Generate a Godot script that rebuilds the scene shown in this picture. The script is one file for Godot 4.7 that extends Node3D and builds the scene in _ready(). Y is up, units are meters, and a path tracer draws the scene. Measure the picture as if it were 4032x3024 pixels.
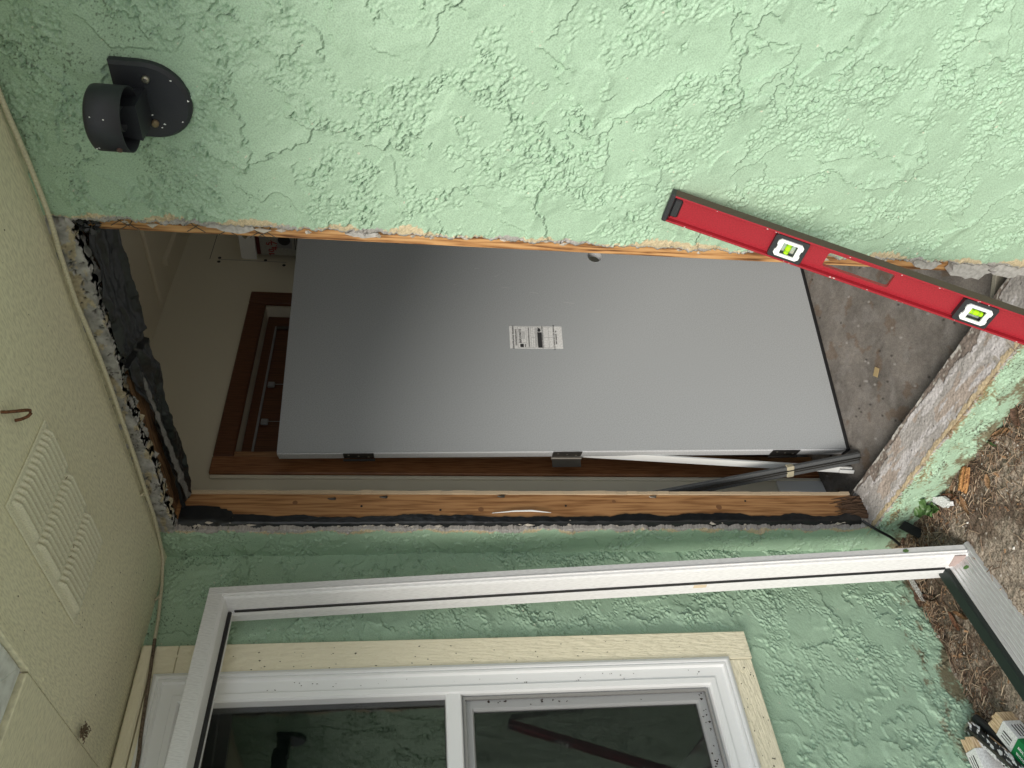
extends Node3D
# House corner: a door opening cut in a stuccoed wall (plane z = 0) beside a window wall (plane x = 0).

const GROUND := -0.14
const FLOOR := -0.06
const SOFFIT := 2.041

var taken := {}
var M := {}
var na: FastNoiseLite
var nb: FastNoiseLite
var nc: FastNoiseLite
var nd_: FastNoiseLite

# ------------------------------------------------------------------ helpers: names, things
func numbered(called: String) -> String:
	var k: int = taken.get(called, 0)
	taken[called] = k + 1
	return called if k == 0 else "%s_%03d" % [called, k]

func tag(o: Node, label: String, category: String, group := "", kind := "") -> Node:
	if label != "": o.set_meta("label", label)
	if category != "": o.set_meta("category", category)
	if group != "": o.set_meta("group", group)
	if kind != "": o.set_meta("kind", kind)
	return o

func thing(called: String, label: String, category: String, at := Transform3D.IDENTITY, group := "", kind := "") -> Node3D:
	var o := Node3D.new()
	o.name = numbered(called)
	add_child(o)
	o.transform = at
	tag(o, label, category, group, kind)
	return o

func put(called: String, mesh: Mesh, m: Material, parent: Node = null, t := Transform3D.IDENTITY) -> MeshInstance3D:
	var o := MeshInstance3D.new()
	o.mesh = mesh
	o.material_override = m
	o.transform = t
	if parent == null:
		o.name = numbered(called)
		add_child(o)
	else:
		var k := 0
		for c in parent.get_children():
			if String(c.name) == called or String(c.name).begins_with(called + "_0"): k += 1
		o.name = called if k == 0 else "%s_%03d" % [called, k]
		parent.add_child(o, true)
	return o

func copy(o: Node3D, t: Transform3D, label := "") -> Node3D:
	var c: Node3D = o.duplicate()
	c.name = numbered(String(o.name).rstrip("0123456789").trim_suffix("_"))
	add_child(c)
	c.transform = t
	if label != "": c.set_meta("label", label)
	return c

# ------------------------------------------------------------------ helpers: shapes
func begin() -> SurfaceTool:
	var s := SurfaceTool.new()
	s.begin(Mesh.PRIMITIVE_TRIANGLES)
	s.set_smooth_group(-1)
	return s

func done(s: SurfaceTool) -> ArrayMesh:
	s.generate_normals()
	return s.commit()

func face(s: SurfaceTool, p: Array, ref: Vector3) -> void:
	var c := Vector3.ZERO
	for v in p: c += v
	c /= p.size()
	var n := Vector3.ZERO
	for i in range(1, p.size() - 1): n += (p[i] - p[0]).cross(p[i + 1] - p[0])
	var flip := n.dot(c - ref) < 0.0
	for i in range(1, p.size() - 1):
		s.add_vertex(p[0])
		s.add_vertex(p[i] if flip else p[i + 1])
		s.add_vertex(p[i + 1] if flip else p[i])

func box(s: SurfaceTool, c: Vector3, size: Vector3, b := 0.0, t := Transform3D.IDENTITY) -> void:
	var h := size / 2.0
	b = minf(b, minf(h.x, minf(h.y, h.z)) * 0.9)
	var ctr := t * c
	var pt := func(sg: Vector3, axis: int) -> Vector3:
		var q := Vector3.ZERO
		for k in 3: q[k] = sg[k] * (h[k] - (0.0 if (k == axis or b == 0.0) else b))
		return t * (c + q)
	for a in 3:
		for sg in [-1.0, 1.0]:
			var u := (a + 1) % 3
			var w := (a + 2) % 3
			var q := []
			for e in [[-1.0, -1.0], [1.0, -1.0], [1.0, 1.0], [-1.0, 1.0]]:
				var g := Vector3.ZERO
				g[a] = sg; g[u] = e[0]; g[w] = e[1]
				q.append(pt.call(g, a))
			face(s, q, ctr)
	if b <= 0.0: return
	for a in 3:
		var u := (a + 1) % 3
		var w := (a + 2) % 3
		for su in [-1.0, 1.0]:
			for sw in [-1.0, 1.0]:
				var g0 := Vector3.ZERO
				g0[a] = -1.0; g0[u] = su; g0[w] = sw
				var g1 := g0
				g1[a] = 1.0
				face(s, [pt.call(g0, u), pt.call(g1, u), pt.call(g1, w), pt.call(g0, w)], ctr)
	for x in [-1.0, 1.0]:
		for y in [-1.0, 1.0]:
			for z in [-1.0, 1.0]:
				var g := Vector3(x, y, z)
				face(s, [pt.call(g, 0), pt.call(g, 1), pt.call(g, 2)], ctr)

func bx(size: Vector3, c := Vector3.ZERO, b := 0.0) -> ArrayMesh:
	var s := begin()
	box(s, c, size, b)
	return done(s)

func span(a: Vector3, b: Vector3, bev := 0.0) -> ArrayMesh:   # a box between two corners
	return bx((b - a).abs(), (a + b) / 2.0, bev)

func ring(c: Vector3, ax: Vector3, ay: Vector3, r: float, n: int) -> Array:
	var q := []
	for i in n: q.append(c + (ax * cos(TAU * i / n) + ay * sin(TAU * i / n)) * r)
	return q

func tube(s: SurfaceTool, path: Array, r: Variant, n := 8) -> void:
	s.set_smooth_group(0)
	var prev := []
	var up := Vector3(0.31, 0.86, 0.4).normalized()
	for i in path.size():
		var d: Vector3 = (path[mini(i + 1, path.size() - 1)] - path[maxi(i - 1, 0)]).normalized()
		if absf(d.dot(up)) > 0.95: up = Vector3(0.9, 0.1, -0.4).normalized()
		var ax := d.cross(up).normalized()
		var ay := d.cross(ax).normalized()
		var rr: float = r[i] if r is Array else r
		var q := ring(path[i], ax, ay, rr, n)
		if i > 0:
			var mid: Vector3 = (path[i] + path[i - 1]) / 2.0
			for k in n: face(s, [prev[k], prev[(k + 1) % n], q[(k + 1) % n], q[k]], mid)
		prev = q
		if i == 0 or i == path.size() - 1:
			s.set_smooth_group(-1)
			var inner: Vector3 = path[1] if i == 0 else path[i - 1]
			face(s, q, inner)
			s.set_smooth_group(0)
	s.set_smooth_group(-1)

func tube_mesh(path: Array, r: Variant, n := 8) -> ArrayMesh:
	var s := begin()
	tube(s, path, r, n)
	return done(s)

func prism(s: SurfaceTool, poly: PackedVector2Array, z0: float, z1: float, t := Transform3D.IDENTITY) -> void:
	if Geometry2D.is_polygon_clockwise(poly): poly.reverse()
	var tri := Geometry2D.triangulate_polygon(poly)
	for zz in [z0, z1]:
		for i in range(0, tri.size(), 3):
			var q := []
			for k in 3: q.append(t * Vector3(poly[tri[i + k]].x, poly[tri[i + k]].y, zz))
			var c: Vector3 = (q[0] + q[1] + q[2]) / 3.0
			face(s, q, c + (t.basis * Vector3(0, 0, 1)) * (1.0 if zz == minf(z0, z1) else -1.0))
	for i in poly.size():
		var a := poly[i]
		var b := poly[(i + 1) % poly.size()]
		var e := (b - a).normalized()
		var outw := Vector2(e.y, -e.x)
		var mid := (a + b) / 2.0 - outw
		face(s, [t * Vector3(a.x, a.y, z0), t * Vector3(b.x, b.y, z0), t * Vector3(b.x, b.y, z1), t * Vector3(a.x, a.y, z1)], t * Vector3(mid.x, mid.y, (z0 + z1) / 2.0))

func prism_mesh(poly: PackedVector2Array, z0: float, z1: float) -> ArrayMesh:
	var s := begin()
	prism(s, poly, z0, z1)
	return done(s)

# a regular sheet: fn(i, j) gives [point, colour]; normals come from the sheet itself
func sheet(nx: int, ny: int, fn: Callable, toward: Vector3, colored := true) -> ArrayMesh:
	var v := PackedVector3Array()
	var c := PackedColorArray()
	var nn := PackedVector3Array()
	v.resize(nx * ny); nn.resize(nx * ny)
	if colored: c.resize(nx * ny)
	for j in ny:
		for i in nx:
			var r: Array = fn.call(i, j)
			v[j * nx + i] = r[0]
			if colored: c[j * nx + i] = r[1]
	for j in ny:
		for i in nx:
			var dx := v[j * nx + mini(i + 1, nx - 1)] - v[j * nx + maxi(i - 1, 0)]
			var dy := v[mini(j + 1, ny - 1) * nx + i] - v[maxi(j - 1, 0) * nx + i]
			var n := dx.cross(dy).normalized()
			nn[j * nx + i] = n if n.dot(toward) >= 0.0 else -n
	var centre := (nx * (ny / 2) + nx / 2)
	var f := (v[centre + 1] - v[centre]).cross(v[centre + nx] - v[centre]).dot(toward) >= 0.0
	var ix := PackedInt32Array()
	ix.resize((nx - 1) * (ny - 1) * 6)
	var k := 0
	for j in ny - 1:
		for i in nx - 1:
			var a := j * nx + i
			var p := a + 1
			var q := a + nx
			if not f:
				p = a + nx
				q = a + 1
			ix[k] = a; ix[k + 1] = q; ix[k + 2] = p
			ix[k + 3] = p; ix[k + 4] = q; ix[k + 5] = a + nx + 1
			k += 6
	var arr := []
	arr.resize(Mesh.ARRAY_MAX)
	arr[Mesh.ARRAY_VERTEX] = v
	arr[Mesh.ARRAY_NORMAL] = nn
	if colored: arr[Mesh.ARRAY_COLOR] = c
	arr[Mesh.ARRAY_INDEX] = ix
	var m := ArrayMesh.new()
	m.add_surface_from_arrays(Mesh.PRIMITIVE_TRIANGLES, arr)
	return m

# ------------------------------------------------------------------ helpers: noise, textures, materials
func nz(seed_: int, kind := FastNoiseLite.TYPE_SIMPLEX_SMOOTH, oct := 1, freq := 1.0) -> FastNoiseLite:
	var n := FastNoiseLite.new()
	n.seed = seed_
	n.noise_type = kind
	n.frequency = freq
	n.fractal_type = FastNoiseLite.FRACTAL_FBM if oct > 1 else FastNoiseLite.FRACTAL_NONE
	n.fractal_octaves = oct
	return n

func gray(seed_: int, size: int, freq: float, oct := 4, kind := FastNoiseLite.TYPE_SIMPLEX_SMOOTH) -> Image:
	return nz(seed_, kind, oct, freq).get_seamless_image(size, size)

func ramp(im: Image, stops: Array) -> ImageTexture:    # stops: [[0.0, Color], ...] over the grey values
	var g := Gradient.new()
	g.offsets = PackedFloat32Array(stops.map(func(e): return e[0]))
	g.colors = PackedColorArray(stops.map(func(e): return e[1]))
	var lut := []
	for i in 256: lut.append(g.sample(i / 255.0))
	var o := Image.create(im.get_width(), im.get_height(), false, Image.FORMAT_RGB8)
	var d := im.get_data()
	var step := d.size() / (im.get_width() * im.get_height())
	var out := PackedByteArray()
	out.resize(im.get_width() * im.get_height() * 3)
	for i in im.get_width() * im.get_height():
		var c: Color = lut[d[i * step]]
		out[i * 3] = c.r8; out[i * 3 + 1] = c.g8; out[i * 3 + 2] = c.b8
	o.set_data(im.get_width(), im.get_height(), false, Image.FORMAT_RGB8, out)
	return ImageTexture.create_from_image(o)

func bumps(im: Image, strength: float) -> ImageTexture:
	var b: Image = im.duplicate()
	b.convert(Image.FORMAT_RGBA8)
	b.bump_map_to_normal_map(strength)
	return ImageTexture.create_from_image(b)

func lin(r: float, g: float, b: float) -> Color:
	return Color(r, g, b).linear_to_srgb()

func mat(c: Color, rough := 0.6, metal := 0.0) -> StandardMaterial3D:
	var m := StandardMaterial3D.new()
	m.albedo_color = c
	m.roughness = rough
	m.metallic = metal
	return m

func dress(m: StandardMaterial3D, tex: Texture2D, nrm: Texture2D, scale: Vector3, nscale := 1.0) -> StandardMaterial3D:
	m.uv1_triplanar = true
	m.uv1_triplanar_sharpness = 6.0
	m.uv1_scale = scale
	if tex: m.albedo_texture = tex
	if nrm:
		m.normal_enabled = true
		m.normal_texture = nrm
		m.normal_scale = nscale
	return m

func vcol(m: StandardMaterial3D) -> StandardMaterial3D:
	m.vertex_color_use_as_albedo = true
	return m

func sstep(a: float, b: float, x: float) -> float:
	return smoothstep(a, b, x)

# ------------------------------------------------------------------ stucco relief
var sn: Array[FastNoiseLite] = []
func stucco(u: float, v: float) -> float:     # metres of relief at a point of the wall, trowelled lace stucco
	var fine: float = sn[2].get_noise_2d(u * 75.0, v * 75.0)
	var mid: float = sn[0].get_noise_2d(u * 34.0, v * 34.0)
	var wide: float = sn[4].get_noise_2d(u * 16.0, v * 16.0)
	var h: float = 0.0035 * sn[3].get_noise_2d(u * 3.5, v * 3.5)
	var rough: float = sstep(-0.13, 0.34, sn[5].get_noise_2d(u * 5.5 + 40.0, v * 5.5) + 0.5 * wide + 0.15 * mid)
	# ragged lips where a pass of the trowel ended: a step up that dies away behind the lip
	var j: float = (0.085 * mid + 0.070 * fine) * (0.75 + 0.8 * rough)
	var lips := [[3.1, 3.4, 7.0, 0.10, 0.0046], [4.6, 4.0, -21.0, -0.05, 0.0038], [6.2, 7.0, 55.0, 0.18, 0.0030], [2.3, 2.7, 131.0, -0.12, 0.0050]]
	for e in lips:
		var d: float = sn[3].get_noise_2d(u * e[0] + e[2], v * e[1] - e[2] * 0.7) + j - e[3]
		var on: float = sstep(-0.25, 0.15, sn[4].get_noise_2d(u * 7.0 + e[2], v * 7.0))
		if d > 0.0: h += on * e[4] * exp(-d / 0.22)
		elif d > -0.12: h -= on * 0.0009 * exp(d / 0.03)
	# curdled grain with torn crevices between the smooth passes
	var c: float = sn[6].get_noise_2d(u * 78.0 + 2.0 * wide, v * 78.0)
	var d2: float = sn[7].get_noise_2d(u * 118.0, v * 112.0)
	var crev: float = 1.0 - sstep(0.0, 0.26, absf(c))
	var tear: float = sstep(0.0, 0.55, sn[1].get_noise_2d(u * 21.0 + 4.0, v * 21.0))
	h += rough * (0.55 + 0.75 * sstep(-0.4, 0.5, mid)) * (0.0009 * c - 0.0046 * crev * tear + 0.0021 * d2 + 0.0016 * fine)
	h += 0.00045 * fine + 0.0002 * d2
	return h

func stucco_tint(u: float, v: float) -> float:
	return 1.0 + 0.05 * sn[3].get_noise_2d(u * 2.0 + 60.0, v * 2.0) + 0.035 * sn[2].get_noise_2d(u * 30.0, v * 30.0)

# ================================================================== scene
func _ready() -> void:
	camera_and_light()
	setup_noise()
	setup_materials()
	structure()
	openings()
	window()
	inside()
	slab()
	leaning_frame()
	lamp()
	level()
	eaves()
	litter()

func camera_and_light() -> void:
	var cam := Camera3D.new()
	cam.name = "camera"
	cam.fov = 53.15
	cam.near = 0.02
	cam.far = 400.0
	cam.position = Vector3(1.92717, 1.42797, 1.20541)
	cam.basis = Basis(Vector3.UP, deg_to_rad(45.4225)) * Basis(Vector3.RIGHT, deg_to_rad(-8.4844)) * Basis(Vector3.BACK, deg_to_rad(1.3629 - 90.0))
	add_child(cam)
	cam.current = true
	var sky_m := ProceduralSkyMaterial.new()
	sky_m.sky_top_color = Color(0.80, 0.84, 0.89)
	sky_m.sky_horizon_color = Color(0.86, 0.88, 0.90)
	sky_m.sky_curve = 0.15
	sky_m.ground_bottom_color = Color(0.30, 0.28, 0.25)
	sky_m.ground_horizon_color = Color(0.55, 0.55, 0.53)
	sky_m.sun_angle_max = 1.0
	var sky := Sky.new()
	sky.sky_material = sky_m
	var env := Environment.new()
	env.background_mode = Environment.BG_SKY
	env.sky = sky
	env.tonemap_mode = Environment.TONE_MAPPER_LINEAR
	env.tonemap_exposure = 2.3
	env.background_energy_multiplier = 0.85
	env.sdfgi_enabled = true
	env.ssao_enabled = true
	env.ssil_enabled = true
	var we := WorldEnvironment.new()
	we.name = "world_environment"
	we.environment = env
	add_child(we)
	var sun := DirectionalLight3D.new()
	sun.name = "sun"
	sun.light_energy = 0.5
	sun.light_color = Color(1.0, 0.97, 0.93)
	sun.light_angular_distance = 24.0
	sun.shadow_enabled = true
	add_child(sun)
	sun.look_at_from_position(Vector3(2.75, 3.2, 4.2), Vector3(0.9, 0.5, 0.0))

func setup_noise() -> void:
	sn = [nz(11), nz(12), nz(13, FastNoiseLite.TYPE_SIMPLEX_SMOOTH, 2), nz(14, FastNoiseLite.TYPE_SIMPLEX_SMOOTH, 2), nz(15), nz(16, FastNoiseLite.TYPE_SIMPLEX_SMOOTH, 2), nz(17), nz(18)]
	na = nz(31, FastNoiseLite.TYPE_SIMPLEX_SMOOTH, 4)
	nb = nz(32, FastNoiseLite.TYPE_SIMPLEX_SMOOTH, 2)
	nc = nz(33, FastNoiseLite.TYPE_CELLULAR)
	nd_ = nz(34)

func setup_materials() -> void:
	var soft := gray(1, 512, 0.012, 5)
	var grain := gray(2, 512, 0.02, 5)
	var fine := gray(3, 512, 0.06, 3)
	var w := Color.WHITE
	var t_grain := ramp(grain, [[0.15, Color(0.72, 0.66, 0.60)], [0.5, Color(0.93, 0.91, 0.9)], [0.8, w]])
	var t_grain_strong := ramp(grain, [[0.2, Color(0.48, 0.40, 0.34)], [0.42, Color(0.82, 0.76, 0.7)], [0.6, Color(0.95, 0.93, 0.9)], [0.85, w]])
	var t_soft := ramp(soft, [[0.1, Color(0.84, 0.84, 0.83)], [0.5, Color(0.95, 0.95, 0.95)], [0.85, w]])
	var t_fine := ramp(fine, [[0.1, Color(0.86, 0.86, 0.86)], [0.6, Color(0.97, 0.97, 0.97)], [0.9, w]])
	var t_blotch := ramp(soft, [[0.15, Color(0.55, 0.53, 0.5)], [0.4, Color(0.82, 0.8, 0.78)], [0.6, Color(0.93, 0.92, 0.9)], [0.85, w]])
	var n_fine := bumps(fine, 3.0)
	var n_grain := bumps(grain, 4.0)
	var n_soft := bumps(soft, 6.0)
	M.stucco = dress(vcol(mat(w, 0.62)), t_fine, n_fine, Vector3(9, 9, 9), 0.25)
	M.plaster = dress(vcol(mat(w, 0.95)), t_soft, n_soft, Vector3(6, 6, 6), 0.35)
	M.soffit = dress(mat(lin(0.82, 0.785, 0.585), 0.6), t_fine, n_grain, Vector3(1.6, 1.6, 7.0), 0.35)
	M.soffit_z = dress(mat(lin(0.82, 0.785, 0.585), 0.6), t_fine, n_grain, Vector3(7.0, 1.6, 1.6), 0.35)
	M.cream = dress(mat(lin(0.78, 0.725, 0.545), 0.55), null, n_grain, Vector3(13, 1.5, 13), 1.6)
	M.cream_z = dress(mat(lin(0.78, 0.725, 0.545), 0.55), null, n_grain, Vector3(13, 13, 1.5), 1.6)
	M.vent = dress(mat(lin(0.78, 0.76, 0.60), 0.5), t_fine, null, Vector3(8, 8, 8))
	M.cable = dress(mat(lin(0.62, 0.58, 0.43), 0.6), t_fine, null, Vector3(6, 6, 6))
	M.cable_dark = dress(mat(lin(0.17, 0.13, 0.095), 0.7), t_blotch, null, Vector3(20, 20, 20))
	M.gutter = dress(mat(lin(0.72, 0.75, 0.74), 0.45), t_soft, null, Vector3(5, 5, 5))
	M.vinyl = mat(lin(0.80, 0.81, 0.81), 0.38)
	M.frame_white = dress(mat(lin(0.80, 0.805, 0.81), 0.42), t_fine, n_grain, Vector3(24, 1.5, 24), 0.12)
	M.alu = dress(mat(lin(0.72, 0.73, 0.74), 0.30, 0.6), t_fine, null, Vector3(1.0, 30, 30))
	M.black_rubber = mat(lin(0.012, 0.012, 0.013), 0.5)
	M.black_board = mat(lin(0.008, 0.014, 0.012), 0.4)
	M.wood = dress(mat(lin(0.62, 0.36, 0.16), 0.6), t_grain_strong, n_grain, Vector3(9, 0.6, 9), 0.3)
	M.wood_left = dress(mat(lin(0.44, 0.24, 0.10), 0.6), t_grain, n_grain, Vector3(8, 0.45, 8), 0.2)
	M.wood_x = dress(mat(lin(0.24, 0.14, 0.07), 0.7), t_grain_strong, n_grain, Vector3(1.0, 14, 14), 0.4)
	M.wood_dark = dress(mat(lin(0.125, 0.045, 0.018), 0.4), t_grain, n_grain, Vector3(16, 0.8, 16), 0.25)
	M.wood_mid = dress(mat(lin(0.30, 0.135, 0.055), 0.45), t_grain, n_grain, Vector3(18, 0.8, 18), 0.25)
	M.wood_tan = dress(mat(lin(0.36, 0.20, 0.09), 0.5), t_grain, n_grain, Vector3(18, 0.8, 18), 0.2)
	M.wood_pale = dress(mat(lin(0.72, 0.57, 0.37), 0.7), t_grain, n_grain, Vector3(18, 18, 2), 0.3)
	M.membrane = dress(mat(lin(0.013, 0.015, 0.017), 0.33), t_soft, n_soft, Vector3(4, 4, 4), 0.35)
	M.slab = dress(mat(lin(0.42, 0.446, 0.462), 0.6), t_fine, n_fine, Vector3(7, 7, 7), 0.05)
	M.slab_edge = dress(mat(lin(0.66, 0.68, 0.70), 0.4), t_fine, null, Vector3(6, 6, 6))
	M.wall_in = dress(mat(lin(0.70, 0.665, 0.54), 0.7), null, n_fine, Vector3(3, 3, 3), 0.12)
	M.ceil_in = dress(mat(lin(0.70, 0.65, 0.52), 0.8), null, n_fine, Vector3(3, 3, 3), 0.12)
	M.concrete = dress(vcol(mat(w, 0.9)), t_fine, n_soft, Vector3(5, 5, 5), 0.25)
	M.red = dress(mat(lin(0.40, 0.022, 0.036), 0.36, 0.25), t_fine, n_fine, Vector3(9, 9, 9), 0.05)
	M.plastic_black = dress(mat(lin(0.022, 0.023, 0.026), 0.5), t_fine, n_fine, Vector3(20, 20, 20), 0.15)
	M.plastic_white = mat(lin(0.82, 0.84, 0.83), 0.35)
	M.lamp = dress(mat(lin(0.018, 0.020, 0.028), 0.5), t_fine, n_fine, Vector3(14, 14, 14), 0.2)
	M.steel = mat(lin(0.42, 0.39, 0.34), 0.3, 0.9)
	M.steel_dark = mat(lin(0.10, 0.095, 0.085), 0.4, 0.8)
	M.rust = dress(mat(lin(0.20, 0.085, 0.04), 0.85), t_blotch, n_soft, Vector3(30, 30, 30), 0.7)
	M.paper = dress(mat(lin(0.84, 0.85, 0.845), 0.5), t_fine, null, Vector3(5, 5, 5))
	M.ink = mat(lin(0.03, 0.03, 0.032), 0.7)
	M.ink_gray = mat(lin(0.24, 0.245, 0.25), 0.7)
	M.ink_red = mat(lin(0.30, 0.02, 0.02), 0.7)
	M.green_print = mat(lin(0.004, 0.20, 0.055), 0.45)
	M.green_text = mat(lin(0.45, 0.62, 0.48), 0.5)
	M.void_dark = mat(lin(0.03, 0.032, 0.03), 0.9)
	var glass := mat(Color(0.03, 0.07, 0.055, 0.45), 0.02)  # dark green tint put into the pane to imitate the reflected wall
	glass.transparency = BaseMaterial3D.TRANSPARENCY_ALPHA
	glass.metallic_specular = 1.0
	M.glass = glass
	var vial := mat(Color(0.62, 0.95, 0.06, 0.75), 0.05)
	vial.transparency = BaseMaterial3D.TRANSPARENCY_ALPHA
	M.vial = vial
	var clear := mat(Color(0.8, 0.86, 0.84, 0.28), 0.06)
	clear.transparency = BaseMaterial3D.TRANSPARENCY_ALPHA
	M.clear = clear
	var mesh_m := mat(Color(0.12, 0.12, 0.125, 0.18), 0.9)
	mesh_m.transparency = BaseMaterial3D.TRANSPARENCY_ALPHA
	M.screen = mesh_m
	var leaf := dress(mat(lin(0.085, 0.17, 0.05), 0.45), t_fine, n_fine, Vector3(20, 20, 20), 0.3)
	leaf.cull_mode = BaseMaterial3D.CULL_DISABLED
	leaf.backlight = Color(0.10, 0.18, 0.04)
	M.leaf = leaf
	for e in [["dead_a", 0.215, 0.105, 0.058], ["dead_b", 0.31, 0.185, 0.095], ["dead_c", 0.15, 0.085, 0.055]]:
		var q := dress(mat(lin(e[1], e[2], e[3]), 0.7), t_blotch, n_fine, Vector3(25, 25, 25), 0.4)
		q.cull_mode = BaseMaterial3D.CULL_DISABLED
		M[e[0]] = q
	M.soil = dress(vcol(mat(w, 0.95)), t_blotch, n_soft, Vector3(23, 23, 23), 0.8)
	var twig := vcol(mat(w, 0.85))
	M.twig = twig
	M.foam = dress(mat(lin(0.78, 0.79, 0.80), 0.8), t_soft, n_soft, Vector3(30, 30, 30), 0.9)
	M.chip = dress(mat(lin(0.48, 0.26, 0.10), 0.8), t_grain_strong, n_grain, Vector3(3, 22, 22), 0.8)
	M.splinter = dress(mat(lin(0.55, 0.56, 0.56), 0.75), t_blotch, n_grain, Vector3(22, 3, 22), 0.8)
	M.web = dress(mat(lin(0.22, 0.17, 0.12), 0.95), t_blotch, null, Vector3(30, 30, 30))

# ------------------------------------------------------------------ walls, ground, roof
var paint := Color(0.39, 0.555, 0.405)

func wall_color(u: float, v: float, edge: float, seed_off: float) -> Color:
	# edge: metres to the cut edge of the plaster; the coat there is chipped down to cream and grey
	var c := paint * stucco_tint(u, v)
	var cream: float = 0.006 + 0.016 * maxf(0.0, nd_.get_noise_2d(v * 7.0 + seed_off, 3.0) + 0.25) + 0.006 * nb.get_noise_2d(u * 90.0, v * 90.0)
	if edge < cream: c = Color(0.66, 0.55, 0.36) * (0.9 + 0.25 * nb.get_noise_2d(u * 140.0, v * 140.0))
	var greyw: float = 0.004 + 0.012 * maxf(0.0, nd_.get_noise_2d(v * 9.0 + 50.0 + seed_off, 9.0)) + 0.004 * nb.get_noise_2d(u * 110.0 + 9.0, v * 110.0)
	if edge < greyw: c = Color(0.46, 0.44, 0.42) * (0.9 + 0.3 * nb.get_noise_2d(u * 160.0, v * 160.0))
	# black specks of mildew below the eaves, denser toward the top
	if v > 1.45:
		var sp: float = nb.get_noise_2d(u * 130.0 + 5.0, v * 150.0) + 0.55 * na.get_noise_2d(u * 9.0 + 3.0, v * 9.0)
		var lim: float = 0.86 - 0.40 * sstep(1.5, 2.05, v)
		if sp > lim: c = c.lerp(Color(0.05, 0.07, 0.045), clampf((sp - lim) * 4.0, 0.0, 0.75))
	# small flecks of bare cream where paint has popped off
	if nb.get_noise_2d(u * 85.0 + 31.0, v * 85.0) > 0.80: c = Color(0.68, 0.62, 0.5)
	return c

func ground_dirt(c: Color, u: float, v: float, more := 0.0) -> Color:
	# soil splashed on the foot of the wall: patches with ragged outlines
	var k: float = na.get_noise_2d(u * 11.0, v * 16.0) + 0.45 * nb.get_noise_2d(u * 95.0, v * 95.0)
	var lim: float = (v - GROUND) * (7.5 - 1.5 * more) - 0.30 - 0.12 * more
	if k > lim: return c.lerp(Color(0.17, 0.125, 0.07) * (1.0 + 0.5 * nb.get_noise_2d(u * 200.0, v * 200.0)), clampf((k - lim) * 2.4, 0.0, 0.88))
	return c

func stucco_panel(parent: Node, x0: float, x1: float, y0: float, y1: float, step: float, along: String, cut: String, off: float) -> void:
	# along "x": on plane z = 0; along "z": on plane x = 0. cut: side whose rim is the chipped edge ("lo", "hi", "" or "top")
	var nx := int((x1 - x0) / step) + 2
	var ny := int((y1 - y0) / step) + 2
	var ex := 1 if cut == "lo" else 0
	var ey := 1 if cut == "hi" else 0
	var et := 1 if cut == "top" else 0
	var fn := func(i: int, j: int) -> Array:
		var ii := clampi(i - ex, 0, nx - 1)
		var jj := mini(j, ny - 1)
		var u := x0 + (x1 - x0) * ii / (nx - 1.0)
		var v := y0 + (y1 - y0) * jj / (ny - 1.0)
		var deep := (ex == 1 and i == 0) or (ey == 1 and i == nx) or (et == 1 and j == ny)
		var h := stucco(u + off, v)
		var e := 1.0
		if cut == "lo": e = u - x0
		elif cut == "hi": e = x1 - u
		elif cut == "top": e = y1 - v
		var q := u
		var qv := v
		var rag: float = 0.005 * nd_.get_noise_2d(v * 26.0 + off, 1.5) + 0.003 * nb.get_noise_2d(v * 120.0, off)
		var fall := exp(-e / 0.02)
		if cut == "lo": q += rag * fall
		elif cut == "hi": q -= rag * fall
		elif cut == "top":
			rag = 0.006 * nd_.get_noise_2d(u * 20.0 + 8.0, 1.5) + 0.004 * nb.get_noise_2d(u * 110.0, off)
			qv -= (rag + 0.004) * fall
		h -= 0.004 * exp(-e / 0.006) if cut != "" else 0.0
		var c: Color
		if cut == "top": c = wall_color(u + off, v, e, 31.0)
		else: c = wall_color(u + off, v, e, off * 3.0)
		c = ground_dirt(c, u + off * 2.0, v, sstep(0.26, 0.42, u) if along == "z" else 0.0)
		if cut == "top":
			var st: float = na.get_noise_2d(u * 6.0 + 3.0, v * 12.0) + 0.5 * nb.get_noise_2d(u * 100.0, v * 100.0)
			var lim: float = 0.02 + e * 5.5
			if st > lim: c = c.lerp(Color(0.24, 0.155, 0.06) * (1.0 + 0.6 * nb.get_noise_2d(u * 170.0, v * 170.0)), clampf((st - lim) * 3.0, 0.0, 0.85))
			if nb.get_noise_2d(u * 120.0 + 6.0, v * 120.0) + 0.5 * nd_.get_noise_2d(u * 9.0, v * 14.0 + 5.0) > 0.66: c = Color(0.07, 0.06, 0.04)
		if deep:
			h = -0.032
			c = Color(0.47, 0.43, 0.37)
		var p := Vector3(q, qv, h) if along == "x" else Vector3(h, qv, q)
		return [p, c]
	put("stucco_face", sheet(nx + ex + ey, ny + et, fn, Vector3(0, 0, 1) if along == "x" else Vector3(1, 0, 0)), M.stucco, parent)

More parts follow.
